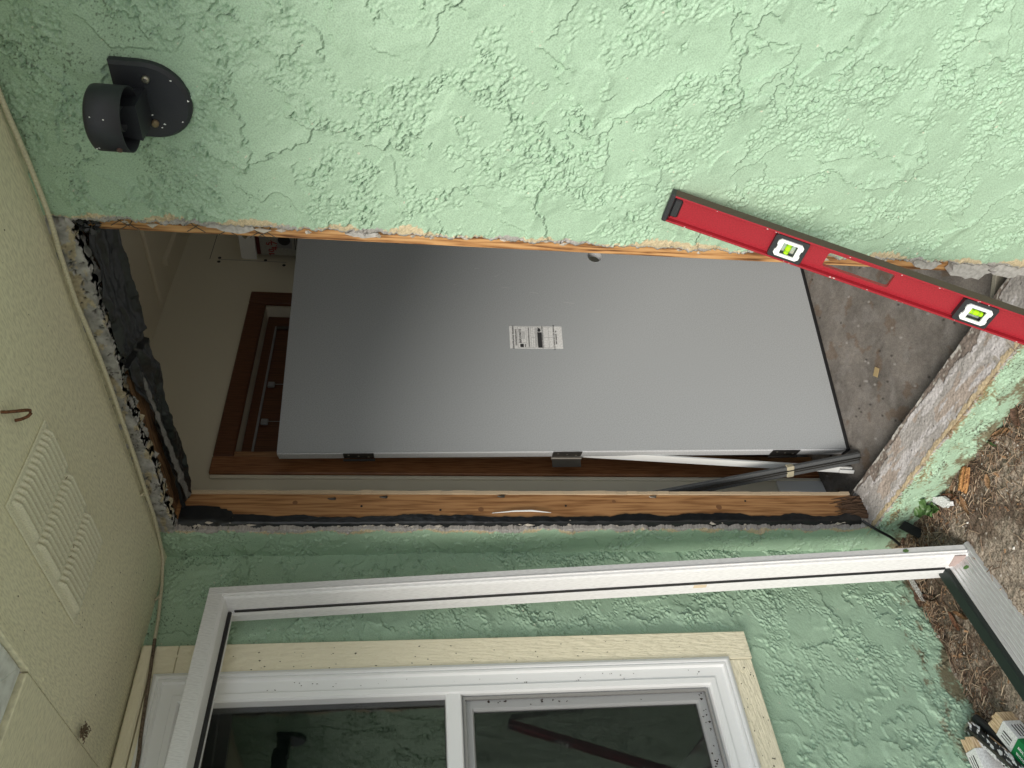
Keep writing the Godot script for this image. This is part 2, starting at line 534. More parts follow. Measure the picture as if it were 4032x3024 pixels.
func structure() -> void:
	# soil: one sheet, fine near the corner and reaching far out
	var xs := []
	var zs := []
	var x := -0.16
	while x < 1.0:
		xs.append(x); x += 0.0045
	while x < 60.0:
		xs.append(x); x += 0.01 + (x - 0.98) * 0.14
	xs.push_front(-1.0); xs.push_front(-6.0); xs.push_front(-60.0)
	var z := -0.14
	while z < 0.9:
		zs.append(z); z += 0.0045
	while z < 60.0:
		zs.append(z); z += 0.01 + (z - 0.88) * 0.14
	zs.push_front(-1.0); zs.push_front(-6.0); zs.push_front(-60.0)
	var fn := func(i: int, j: int) -> Array:
		var px: float = xs[i]
		var pz: float = zs[j]
		var y: float = GROUND + 0.006 * na.get_noise_2d(px * 7.0, pz * 7.0) + 0.0035 * nb.get_noise_2d(px * 45.0, pz * 45.0) + 0.0018 * nb.get_noise_2d(px * 140.0, pz * 140.0)
		var foot: float = exp(-minf(maxf(px, 0.0), maxf(pz, 0.0)) / 0.05)
		y += 0.012 * foot * (0.4 + nb.get_noise_2d(px * 14.0, pz * 14.0))
		var k: float = 0.5 + 0.9 * nb.get_noise_2d(px * 210.0, pz * 210.0)
		var g: float = sstep(-0.15, 0.35, na.get_noise_2d(px * 5.0 + 2.0, pz * 5.0 + 8.0) + 0.4 * nb.get_noise_2d(px * 30.0, pz * 30.0) + (px + pz - 0.42) * 0.9)
		var c := Color(0.165, 0.125, 0.095).lerp(Color(0.37, 0.32, 0.265), g) * (0.66 + 0.6 * clampf(k, 0.0, 1.3))
		if nb.get_noise_2d(px * 260.0 + 7.0, pz * 260.0) > 0.66: c = Color(0.55, 0.52, 0.48)
		# beyond the litter the unseen yard sand is paled to bounce light up
		if px + pz > 1.6: c = c.lerp(Color(0.50, 0.47, 0.42), clampf((px + pz - 1.6) * 1.2, 0.0, 1.0))
		return [Vector3(px, y, pz), c]
	var gr := put("ground", sheet(xs.size(), zs.size(), fn, Vector3.UP), M.soil)
	tag(gr, "sandy brown soil with grit at the foot of the walls", "ground", "", "structure")

	# wall with the door opening
	var dw := thing("door_wall", "light green stucco wall with a bare door opening cut in it", "wall", Transform3D.IDENTITY, "", "structure")
	stucco_panel(dw, 1.089, 1.76, 0.02, 2.06, 0.0019, "x", "lo", 0.0)
	stucco_panel(dw, -0.004, 0.122, -0.16, 2.06, 0.0026, "x", "hi", 3.1)
	stucco_panel(dw, 0.118, 1.76, -0.18, 0.0, 0.0026, "x", "top", 5.3)
	var gm := mat(lin(0.33, 0.32, 0.30), 0.95)
	put("core", span(Vector3(1.128, -0.4, -0.12), Vector3(2.6, 2.6, -0.033)), gm, dw)
	put("core", span(Vector3(-0.1, -0.4, -0.115), Vector3(0.090, 2.6, -0.033)), gm, dw)
	put("core", span(Vector3(0.09, 2.14, -0.12), Vector3(1.128, 2.6, -0.033)), gm, dw)
	put("stucco_face", span(Vector3(1.755, -0.4, -0.03), Vector3(2.6, 2.06, -0.002)), mat(paint.linear_to_srgb(), 0.62), dw)

	# scratch coat left above the opening, torn along its lower rim
	var pn := 330
	var fp := func(i: int, j: int) -> Array:
		var u := 0.085 + 1.045 * i / (pn - 1.0)
		var low: float = 1.999 - 0.004 * nd_.get_noise_2d(u * 9.0, 4.0) - 0.005 * nb.get_noise_2d(u * 60.0, 2.0)
		if absf(u - 0.62) < 0.16: low += 0.012 * (1.0 - absf(u - 0.62) / 0.16)
		var v := low + (2.062 - low) * maxf(0.0, j - 6) / 21.0
		var h: float = 0.004 + 0.0040 * na.get_noise_2d(u * 14.0, v * 16.0) + 0.0009 * nb.get_noise_2d(u * 110.0, v * 110.0)
		var crack: float = absf(na.get_noise_2d(u * 16.0 + 4.0, v * 16.0))
		if crack < 0.022: h -= 0.004
		h -= 0.03 * sstep(1.082, 1.10, u + 0.012 * nb.get_noise_2d(v * 60.0, 2.0))
		h -= 0.03 * sstep(0.125, 0.108, u + 0.012 * nb.get_noise_2d(v * 60.0, 7.0))
		if v > 2.03: h += (v - 2.03) * 0.25
		if j < 6:
			var kk := j / 6.0
			h = lerpf(-0.036, h, kk) + 0.003 * nb.get_noise_2d(u * 50.0, kk * 6.0)
			v = low + 0.010 * (1.0 - kk) * (0.3 + nb.get_noise_2d(u * 35.0, kk * 3.0 + 4.0)) + 0.0025 * nb.get_noise_2d(u * 120.0, kk * 12.0)
		var c := Color(0.40, 0.395, 0.38) * (0.85 + 0.5 * na.get_noise_2d(u * 25.0, v * 25.0))
		if na.get_noise_2d(u * 12.0 + 6.0, v * 25.0) > 0.2: c = Color(0.46, 0.40, 0.28) * (0.9 + 0.3 * nb.get_noise_2d(u * 100.0, v * 100.0))
		if crack < 0.022 and nb.get_noise_2d(u * 30.0, v * 30.0) > -0.1: c = Color(0.07, 0.065, 0.055)
		if v > 2.032 and nb.get_noise_2d(u * 18.0, 6.0) > -0.2: c = Color(0.42, 0.395, 0.28)
		return [Vector3(u, v, h), c]
	put("scratch_coat", sheet(pn, 28, fp, Vector3(0, 0, 1)), M.plaster, dw)
	# crumbs of broken plaster sitting on the cut rims
	var rng := RandomNumberGenerator.new()
	rng.seed = 77
	var s := begin()
	for i in 150:
		var left := i % 2 == 0
		var cx: float = (0.119 + rng.randf_range(-0.004, 0.012)) if left else (1.089 + rng.randf_range(-0.012, 0.004))
		var r := rng.randf_range(0.002, 0.006)
		lump(s, Vector3(cx, rng.randf_range(0.02, 1.98), -0.008 - rng.randf() * 0.018), Vector3(r, r * rng.randf_range(1.0, 3.0), r), rng)
	put("plaster_crumbs", done(s), mat(lin(0.50, 0.46, 0.40), 0.95), dw).set_meta("kind", "stuff")
	# larger grey slabs of render hanging past the right rim near the floor and two higher up
	for e in [[1.058, 0.235, 0.085, 0.022], [1.066, 0.34, 0.05, 0.015], [1.064, 0.14, 0.09, 0.018], [1.075, 1.735, 0.075, 0.020], [1.078, 0.62, 0.06, 0.010], [1.07, 1.50, 0.05, 0.008]]:
		var q := PackedVector2Array()
		for k in 22:
			var a := TAU * k / 22.0
			var rr: float = 1.0 + 0.28 * nd_.get_noise_2d(cos(a) * 2.0 + e[1] * 30.0, sin(a) * 2.0)
			q.append(Vector2(e[0] + 0.012 + cos(a) * e[3] * rr, e[1] + sin(a) * e[2] * 0.55 * rr))
		put("render_flake", prism_mesh(q, -0.029, -0.012 + 0.004 * sin(e[1] * 9.0)), dress(mat(lin(0.50, 0.485, 0.465), 0.95), M.plaster.albedo_texture, M.plaster.normal_texture, Vector3(13, 13, 13), 0.8), dw)
	# strands of wire lath showing at the cut rim
	var wl := begin()
	for e in [[1.075, 1.93], [1.068, 1.915], [1.07, 1.80], [1.066, 1.745], [1.064, 1.69], [1.066, 1.675]]:
		for sg in [-1.0, 1.0]:
			tube(wl, [Vector3(e[0] + 0.016, e[1] + 0.012 * sg, -0.022), Vector3(e[0], e[1] + 0.003 * sg, -0.026), Vector3(e[0] - 0.012, e[1] - 0.016 * sg, -0.024)], 0.0009, 5)
	put("wire_lath", done(wl), M.steel_dark, dw)

	# window wall
	var ww := thing("window_wall", "shaded green stucco wall around the white window", "wall", Transform3D.IDENTITY, "", "structure")
	stucco_panel(ww, -0.004, 0.30, -0.18, 2.06, 0.0025, "z", "", 9.7)
	stucco_panel(ww, 0.299, 1.10, -0.18, 0.50, 0.0030, "z", "", 9.7)
	put("core", span(Vector3(-0.1, -0.4, 0.0), Vector3(-0.012, 2.6, 0.335)), gm, ww)
	put("core", span(Vector3(-0.1, -0.4, 0.335), Vector3(-0.012, 0.52, 7.0)), gm, ww)
	put("core", span(Vector3(-0.1, 1.995, 0.335), Vector3(-0.012, 2.6, 7.0)), gm, ww)
	put("core", span(Vector3(-0.1, 0.52, 1.06), Vector3(-0.012, 1.995, 7.0)), gm, ww)
	put("stucco_face", span(Vector3(-0.02, -0.4, 1.14), Vector3(-0.002, 2.06, 7.0)), mat(paint.linear_to_srgb(), 0.62), ww)

	# roof over it all, so that daylight enters by the openings only
	var rf := put("roof", span(Vector3(-6.0, 2.62, -6.0), Vector3(0.56, 2.72, 8.0)), gm)
	tag(rf, "plain roof deck over the rooms and the eaves", "roof", "", "structure")
	put("deck", span(Vector3(0.56, 2.62, -6.0), Vector3(3.1, 2.72, 0.56)), gm, rf)

func lump(s: SurfaceTool, c: Vector3, r: Vector3, rng: RandomNumberGenerator) -> void:
	var p := []
	for d in [Vector3(1, 0, 0), Vector3(-1, 0, 0), Vector3(0, 1, 0), Vector3(0, -1, 0), Vector3(0, 0, 1), Vector3(0, 0, -1)]:
		p.append(c + (d + Vector3(rng.randf_range(-0.4, 0.4), rng.randf_range(-0.4, 0.4), rng.randf_range(-0.4, 0.4))) * r * rng.randf_range(0.7, 1.2))
	for e in [[0, 2, 4], [2, 1, 4], [1, 3, 4], [3, 0, 4], [0, 2, 5], [2, 1, 5], [1, 3, 5], [3, 0, 5]]:
		face(s, [p[e[0]], p[e[1]], p[e[2]]], c)

# ------------------------------------------------------------------ door opening: studs, header, flashing, sill
func openings() -> void:
	# concrete sill
	var nx := 300
	var nz_ := 62
	var fn := func(i: int, j: int) -> Array:
		var u := 0.085 + 1.06 * i / (nx - 1.0)
		var v := -0.148 + 0.15 * j / (nz_ - 1.0)
		var e := v + 0.148
		var q := 0.35 * na.get_noise_2d(u * 9.0, v * 14.0)
		var y: float = 0.0 + 0.003 * na.get_noise_2d(u * 13.0, v * 13.0) + 0.0012 * nb.get_noise_2d(u * 90.0, v * 90.0)
		var gr: float = nb.get_noise_2d(u * 120.0, v * 120.0)
		var c := Color(0.50, 0.475, 0.455) * (0.94 + 0.25 * q + 0.14 * gr)
		var rim: float = 0.040 + 0.014 * nd_.get_noise_2d(u * 7.0, 2.0) + 0.004 * nb.get_noise_2d(u * 60.0, v * 60.0)
		if nd_.get_noise_2d(u * 3.0 + 4.0, 8.0) > 0.25: rim *= 0.45
		if e < rim:
			c = Color(0.27, 0.225, 0.195) * (0.9 + 0.45 * nb.get_noise_2d(u * 70.0, v * 70.0))
			y -= 0.002
			if nb.get_noise_2d(u * 40.0 + 3.0, v * 60.0) > 0.46: c = Color(0.56, 0.54, 0.49)
			if e < 0.012 + 0.006 * nb.get_noise_2d(u * 30.0, 4.0) and nb.get_noise_2d(u * 12.0 + 8.0, 2.0) > 0.0: c = Color(0.62, 0.60, 0.56)
		elif na.get_noise_2d(u * 5.0 + 20.0, v * 24.0 + 3.0) > 0.15:
			c = Color(0.66, 0.635, 0.635) * (0.96 + 0.16 * gr)
		elif na.get_noise_2d(u * 3.5 + 3.0, v * 8.0) > 0.13:
			c = Color(0.51, 0.435, 0.38) * (0.95 + 0.18 * gr)
		if v > -0.012 + 0.008 * nb.get_noise_2d(u * 25.0, 7.0):
			c = Color(0.70, 0.57, 0.37) * (0.9 + 0.3 * nb.get_noise_2d(u * 90.0, v * 90.0))
			y += 0.001
		if nb.get_noise_2d(u * 75.0, v * 75.0 + 30.0) > 0.70: c = Color(0.05, 0.045, 0.04)
		if j == 0: y = -0.09
		if j == 1: y -= 0.003
		return [Vector3(u, y, v if j > 0 else -0.1465), c]
	var sill := put("concrete_sill", sheet(nx, nz_, fn, Vector3.UP), M.concrete)
	tag(sill, "worn grey concrete sill across the bottom of the door opening", "sill", "", "structure")
	put("sill_core", span(Vector3(0.085, -0.4, -0.144), Vector3(1.145, -0.012, -0.034)), mat(lin(0.3, 0.28, 0.26), 0.95), sill)

	var ls := thing("left_stud", "orange pine stud on the left side of the door opening, nails sticking out", "stud")
	put("timber", span(Vector3(0.092, 0.022, -0.1145), Vector3(0.130, 2.10, -0.0335), 0.002), M.wood_left, ls)
	# rotten splintered foot
	var rng := RandomNumberGenerator.new()
	rng.seed = 5
	var s := begin()
	for i in 34:
		var zz := -0.036 - 0.075 * rng.randf()
		var hgt := 0.02 + 0.09 * rng.randf()
		tube(s, [Vector3(0.124 + rng.randf() * 0.010, 0.0, zz), Vector3(0.127 + rng.randf() * 0.010, hgt * 0.5, zz + rng.randf_range(-0.006, 0.006)), Vector3(0.130 + rng.randf() * 0.004, hgt, zz + rng.randf_range(-0.012, 0.012))], [0.005, 0.004, 0.0008], 5)
	put("rotten_foot", done(s), dress(mat(lin(0.10, 0.055, 0.03), 0.9), M.plaster.albedo_texture, null, Vector3(20, 20, 20)), ls)
	# strip of gypsum board end behind the stud
	var gy := begin()
	for i in 60:
		var y0 := 0.03 + i * 0.0325
		box(gy, Vector3(0.124 + 0.003 * nb.get_noise_2d(i * 3.7, 1.0), y0 + 0.0163, -0.1195), Vector3(0.02, 0.0325, 0.010 + 0.002 * nb.get_noise_2d(i * 5.1, 4.0)))
	put("board_edge", done(gy), mat(lin(0.50, 0.40, 0.27), 0.9), ls)
	for e in [[1.452, -0.104, 0], [1.117, -0.107, 0], [1.594, -0.098, 1], [0.661, -0.106, 2], [1.519, -0.073, 3], [0.937, -0.074, 3], [1.30, -0.060, 3], [0.38, -0.092, 3]]:
		var n := begin()
		if e[2] == 3:
			tube(n, ring_line(Vector3(0.1295, e[0], e[1]), Vector3(0.1312, e[0], e[1])), 0.0032, 10)
			put("nail_hole", done(n), M.black_rubber, ls)
		else:
			tube(n, ring_line(Vector3(0.128, e[0], e[1]), Vector3(0.1325, e[0] + 0.001, e[1])), 0.0045, 10)
			tube(n, [Vector3(0.130, e[0], e[1]), Vector3(0.134, e[0] + 0.010, e[1] + 0.003), Vector3(0.133, e[0] + 0.019, e[1] + 0.001)], [0.004, 0.003, 0.001], 6)
			put("nail", done(n), M.steel if e[2] == 2 else M.steel_dark, ls)

	for e in [[1.185, -0.062, 0.008], [0.790, -0.090, 0.006], [0.47, -0.070, 0.009], [1.70, -0.085, 0.007]]:
		put("knot", tube_mesh([Vector3(0.1290, e[0], e[1]), Vector3(0.1304, e[0], e[1])], e[2], 16), mat(lin(0.20, 0.095, 0.04), 0.6), ls)
	var rs := thing("right_stud", "pale pine stud edge with wavy grain on the right side of the door opening", "stud")
	put("timber", span(Vector3(1.047, 0.03, -0.12), Vector3(1.1275, 2.10, -0.0335), 0.002), M.wood, rs)

	# header timber with the torn black membrane
	var hd := thing("header_beam", "dark aged timber header above the door opening", "beam")
	put("timber", span(Vector3(0.131, 2.006, -0.115), Vector3(1.046, 2.135, -0.036), 0.003), M.wood_x, hd)
	var nh := 260
	var fh := func(i: int, j: int) -> Array:
		var u := 0.134 + 0.91 * i / (nh - 1.0)
		var k := j / 27.0
		# outer rim follows the plaster, inner rim droops and is ragged
		var zo: float = -0.012 - 0.012 * nb.get_noise_2d(u * 12.0, 2.0)
		if u < 0.66: zo = lerpf(zo, -0.062, sstep(0.66, 0.50, u))
		var zi: float = -0.120 - 0.014 * nd_.get_noise_2d(u * 5.0, 9.0) - 0.003 * nb.get_noise_2d(u * 30.0, 1.0)
		var zz := lerpf(zo, zi, k)
		var sag: float = 0.016 * k * k + 0.006 * absf(sin(k * 7.0 + u * 3.0 + 1.5 * nd_.get_noise_2d(u * 3.0, 1.0))) + 0.007 * nd_.get_noise_2d(u * 4.0, k * 2.5) + 0.0045 * nb.get_noise_2d(u * 13.0, k * 5.0) + 0.0016 * nb.get_noise_2d(u * 30.0, k * 9.0)
		if absf(u - 0.72) < 0.012: sag -= 0.010
		return [Vector3(u, 1.994 - sag, zz), Color.WHITE]
	var fl := put("header_flashing", sheet(nh, 28, fh, Vector3.DOWN, false), M.membrane)
	tag(fl, "torn black flashing membrane sagging under the header", "membrane")
	var ft := func(i: int, j: int) -> Array:
		var u := 0.66 - 0.50 * i / 119.0
		var k := j / 4.0
		var wd: float = 0.004 + 0.016 * (i / 119.0) + 0.005 * nb.get_noise_2d(u * 30.0, k * 2.0 + 3.0)
		var zz: float = -0.050 - 0.030 * (i / 119.0) - (k - 0.5) * wd + 0.004 * nb.get_noise_2d(u * 25.0, 8.0)
		return [Vector3(u, 1.987 - 0.006 * k + 0.004 * nb.get_noise_2d(u * 22.0, k * 3.0) - 0.010 * (i / 119.0), zz), Color.WHITE]
	put("torn_backing", sheet(120, 5, ft, Vector3.DOWN, false), dress(mat(lin(0.17, 0.165, 0.16), 0.95), M.plaster.albedo_texture, M.plaster.normal_texture, Vector3(20, 20, 20), 1.0), fl)
	var kn := begin()
	for i in 26:
		lump(kn, Vector3(1.05 + rng.randf() * 0.045, 1.965 + rng.randf() * 0.035, -0.005 - rng.randf() * 0.02), Vector3(0.008, 0.008, 0.006), rng)
	put("crumpled_end", done(kn), M.membrane, fl)

	# membrane down the left side
	var nl := 300
	var fm := func(i: int, j: int) -> Array:
		var y := 0.03 + 1.965 * j / (nl - 1.0)
		var k := i / 11.0
		var reach: float = 0.016 + 0.010 * sstep(-0.2, 0.5, nd_.get_noise_2d(y * 5.0, 5.0)) + 0.003 * nb.get_noise_2d(y * 30.0, 6.0)
		reach = lerpf(reach, 0.054 - 0.03 * clampf((1.94 - y) * 3.0, 0.0, 1.0), sstep(1.868, 1.880, y + 0.034 * nd_.get_noise_2d(k * 2.2, 3.0) + 0.008 * nb.get_noise_2d(k * 14.0, 3.0)))
		var zz := -0.009 - k * (reach + 0.010)
		var xx: float = 0.122 + 0.0115 * sstep(0.0, 0.35, k) + 0.0012 * nb.get_noise_2d(y * 25.0, k * 4.0)
		if k < 0.15: xx -= 0.004
		return [Vector3(xx, y, zz), Color.WHITE]
	var lm := put("side_flashing", sheet(12, nl, fm, Vector3(1, 0, 0.3), false), M.membrane)
	tag(lm, "glossy black flashing strip running down the left stud", "membrane")
	var wr := begin()
	tube(wr, [Vector3(0.1365, 1.155, -0.045), Vector3(0.138, 1.09, -0.051), Vector3(0.138, 1.04, -0.052), Vector3(0.137, 0.985, -0.046)], [0.0008, 0.0025, 0.003, 0.0008], 6)
	put("white_liner", done(wr), M.plastic_white, lm)

func ring_line(a: Vector3, b: Vector3) -> Array:
	return [a, b]

# ------------------------------------------------------------------ the window and its cream boards
func loop(s: SurfaceTool, prof: Array, y0: float, y1: float, z0: float, z1: float) -> void:
	# prof: [inset, height] pairs; mitred around a rectangle on the plane x = 0
	for i in prof.size() - 1:
		var a: Array = prof[i]
		var b: Array = prof[i + 1]
		var ra := [Vector3(a[1], y0 + a[0], z0 + a[0]), Vector3(a[1], y1 - a[0], z0 + a[0]), Vector3(a[1], y1 - a[0], z1 - a[0]), Vector3(a[1], y0 + a[0], z1 - a[0])]
		var rb := [Vector3(b[1], y0 + b[0], z0 + b[0]), Vector3(b[1], y1 - b[0], z0 + b[0]), Vector3(b[1], y1 - b[0], z1 - b[0]), Vector3(b[1], y0 + b[0], z1 - b[0])]
		var mid := Vector3(-1.0, (y0 + y1) / 2.0, (z0 + z1) / 2.0)
		for k in 4:
			var q := [ra[k], ra[(k + 1) % 4], rb[(k + 1) % 4], rb[k]]
			var n: Vector3 = (q[1] - q[0]).cross(q[2] - q[0])
			if n.length() < 1e-12: n = (q[2] - q[0]).cross(q[3] - q[0])
			# outward: away from the solid, which lies below the profile
			var c: Vector3 = (q[0] + q[1] + q[2] + q[3]) / 4.0
			var e := Vector2(b[0] - a[0], b[1] - a[1])
			var inward := Vector3(0, mid.y - c.y, 0) if k % 2 == 1 else Vector3(0, 0, mid.z - c.z)
			if k % 2 == 0: inward = Vector3(0, 0, signf(mid.z - c.z))
			else: inward = Vector3(0, signf(mid.y - c.y), 0)
			var outn := Vector3(1, 0, 0) * e.x - inward * e.y
			face(s, q, c - outn)

func window() -> void:
	var tb := thing("window_trim_boards", "cream wood grain trim boards framing the white window", "trim")
	put("side_board", span(Vector3(0.001, 0.461, 0.272), Vector3(0.025, 1.9485, 0.350), 0.0015), M.cream, tb)
	put("side_board", span(Vector3(0.001, 1.9500, 0.272), Vector3(0.0245, 2.004, 0.350), 0.0015), M.cream, tb)
	put("bottom_board", span(Vector3(0.001, 0.465, 0.3512), Vector3(0.0245, 0.535, 1.14), 0.0015), M.cream_z, tb)
	put("top_board", span(Vector3(0.001, 1.990, 0.3512), Vector3(0.0235, 2.004, 1.14), 0.0015), M.cream_z, tb)
	for e in [[0.515, 0.315], [1.02, 0.31], [1.95, 0.30], [0.50, 0.385], [1.55, 0.30]]:
		put("nail_head", tube_mesh([Vector3(0.0235, e[0], e[1]), Vector3(0.0257, e[0], e[1])], 0.0035, 10), M.cream, tb)
	var rng0 := RandomNumberGenerator.new()
	rng0.seed = 14
	var sk := begin()
	for i in 46:
		var hz := rng0.randf_range(0.275, 0.345)
		lump(sk, Vector3(0.0254, rng0.randf_range(0.47, 1.9), hz), Vector3(0.0008, 0.0024, 0.0016) * rng0.randf_range(0.5, 1.2), rng0)
	for i in 30: lump(sk, Vector3(0.0250, rng0.randf_range(0.47, 0.53), rng0.randf_range(0.36, 0.75)), Vector3(0.0008, 0.0020, 0.0022) * rng0.randf_range(0.5, 1.2), rng0)
	put("dirt_specks", done(sk), mat(lin(0.10, 0.09, 0.06), 0.95), tb).set_meta("kind", "stuff")

	var w := thing("window", "white vinyl single hung window with screened lower sash", "window")
	var f := begin()
	loop(f, [[-0.002, 0.0], [-0.002, 0.029], [0.006, 0.034], [0.011, 0.034], [0.013, 0.031], [0.016, 0.034], [0.021, 0.034], [0.025, 0.026], [0.051, 0.024], [0.053, 0.028], [0.066, 0.027], [0.070, 0.020], [0.070, -0.05]], 0.531, 1.991, 0.347, 1.060)
	put("frame", done(f), M.vinyl, w)
	# meeting rail
	put("meeting_rail", span(Vector3(-0.035, 1.252, 0.414), Vector3(0.022, 1.291, 1.0), 0.003), M.vinyl, w)
	# upper pane and lower pane
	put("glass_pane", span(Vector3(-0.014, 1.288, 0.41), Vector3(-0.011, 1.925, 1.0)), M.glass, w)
	var ls := begin()
	loop(ls, [[0.0, -0.018], [0.0, -0.004], [0.026, -0.004], [0.030, -0.012], [0.030, -0.026]], 0.603, 1.250, 0.4185, 0.99)
	var sash := put("lower_sash", done(ls), M.vinyl, w)
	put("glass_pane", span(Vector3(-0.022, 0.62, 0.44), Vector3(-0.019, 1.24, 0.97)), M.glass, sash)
	# insect screen
	var scf := begin()
	loop(scf, [[0.0, 0.001], [0.0, 0.010], [0.006, 0.010], [0.006, 0.001]], 0.606, 1.248, 0.421, 0.988)
	var scr := put("screen_frame", done(scf), mat(lin(0.30, 0.295, 0.285), 0.5, 0.2), w)
	put("screen_mesh", span(Vector3(0.0038, 0.611, 0.426), Vector3(0.0044, 1.243, 0.983)), M.screen, scr)
	var rng := RandomNumberGenerator.new()
	rng.seed = 9
	var bugs := begin()
	for i in 34:
		var lowside := i % 3 != 0
		var p := Vector3(0.006, 0.614 + rng.randf() * 0.022, rng.randf_range(0.43, 0.62)) if lowside else Vector3(0.006, rng.randf_range(0.63, 1.2), 0.432 + rng.randf() * 0.012)
		lump(bugs, p, Vector3(0.001, 0.003, 0.0022) * rng.randf_range(0.5, 1.4), rng)
	put("dirt_specks", done(bugs), mat(lin(0.03, 0.02, 0.015), 0.9), scr).set_meta("kind", "stuff")
	var dv := begin()
	for i in 34: lump(dv, Vector3(0.0265, rng.randf_range(0.6, 1.95), rng.randf_range(0.374, 0.396)), Vector3(0.0008, 0.0022, 0.0014) * rng.randf_range(0.4, 1.2), rng)
	put("dirt_specks", done(dv), mat(lin(0.10, 0.095, 0.085), 0.9), w).set_meta("kind", "stuff")

	# the dark room behind the glass
	var rm := thing("window_room", "dark room behind the window glass", "room", Transform3D.IDENTITY, "", "structure")
	var dk := mat(lin(0.42, 0.40, 0.36), 0.9)
	put("back_wall", span(Vector3(-5.0, -0.4, 0.05), Vector3(-4.9, 2.6, 4.0)), dk, rm)
	put("side_wall", span(Vector3(-4.9, -0.4, 0.0), Vector3(-0.101, 2.6, 0.05)), dk, rm)
	put("side_wall", span(Vector3(-4.9, -0.4, 3.95), Vector3(-0.101, 2.6, 4.0)), dk, rm)
	put("floor", span(Vector3(-4.9, -0.4, 0.05), Vector3(-0.101, -0.05, 3.95)), dk, rm)
	put("ceiling", span(Vector3(-4.9, 2.35, 0.05), Vector3(-0.101, 2.6, 3.95)), dk, rm)
	var bd := put("white_board", bx(Vector3(0.012, 0.50, 0.09), Vector3.ZERO, 0.002), M.paper, null, Transform3D(Basis(Vector3.RIGHT, deg_to_rad(38.0)), Vector3(-0.30, 0.66, 0.60)))
	tag(bd, "pale board leaning inside behind the lower window pane", "board")

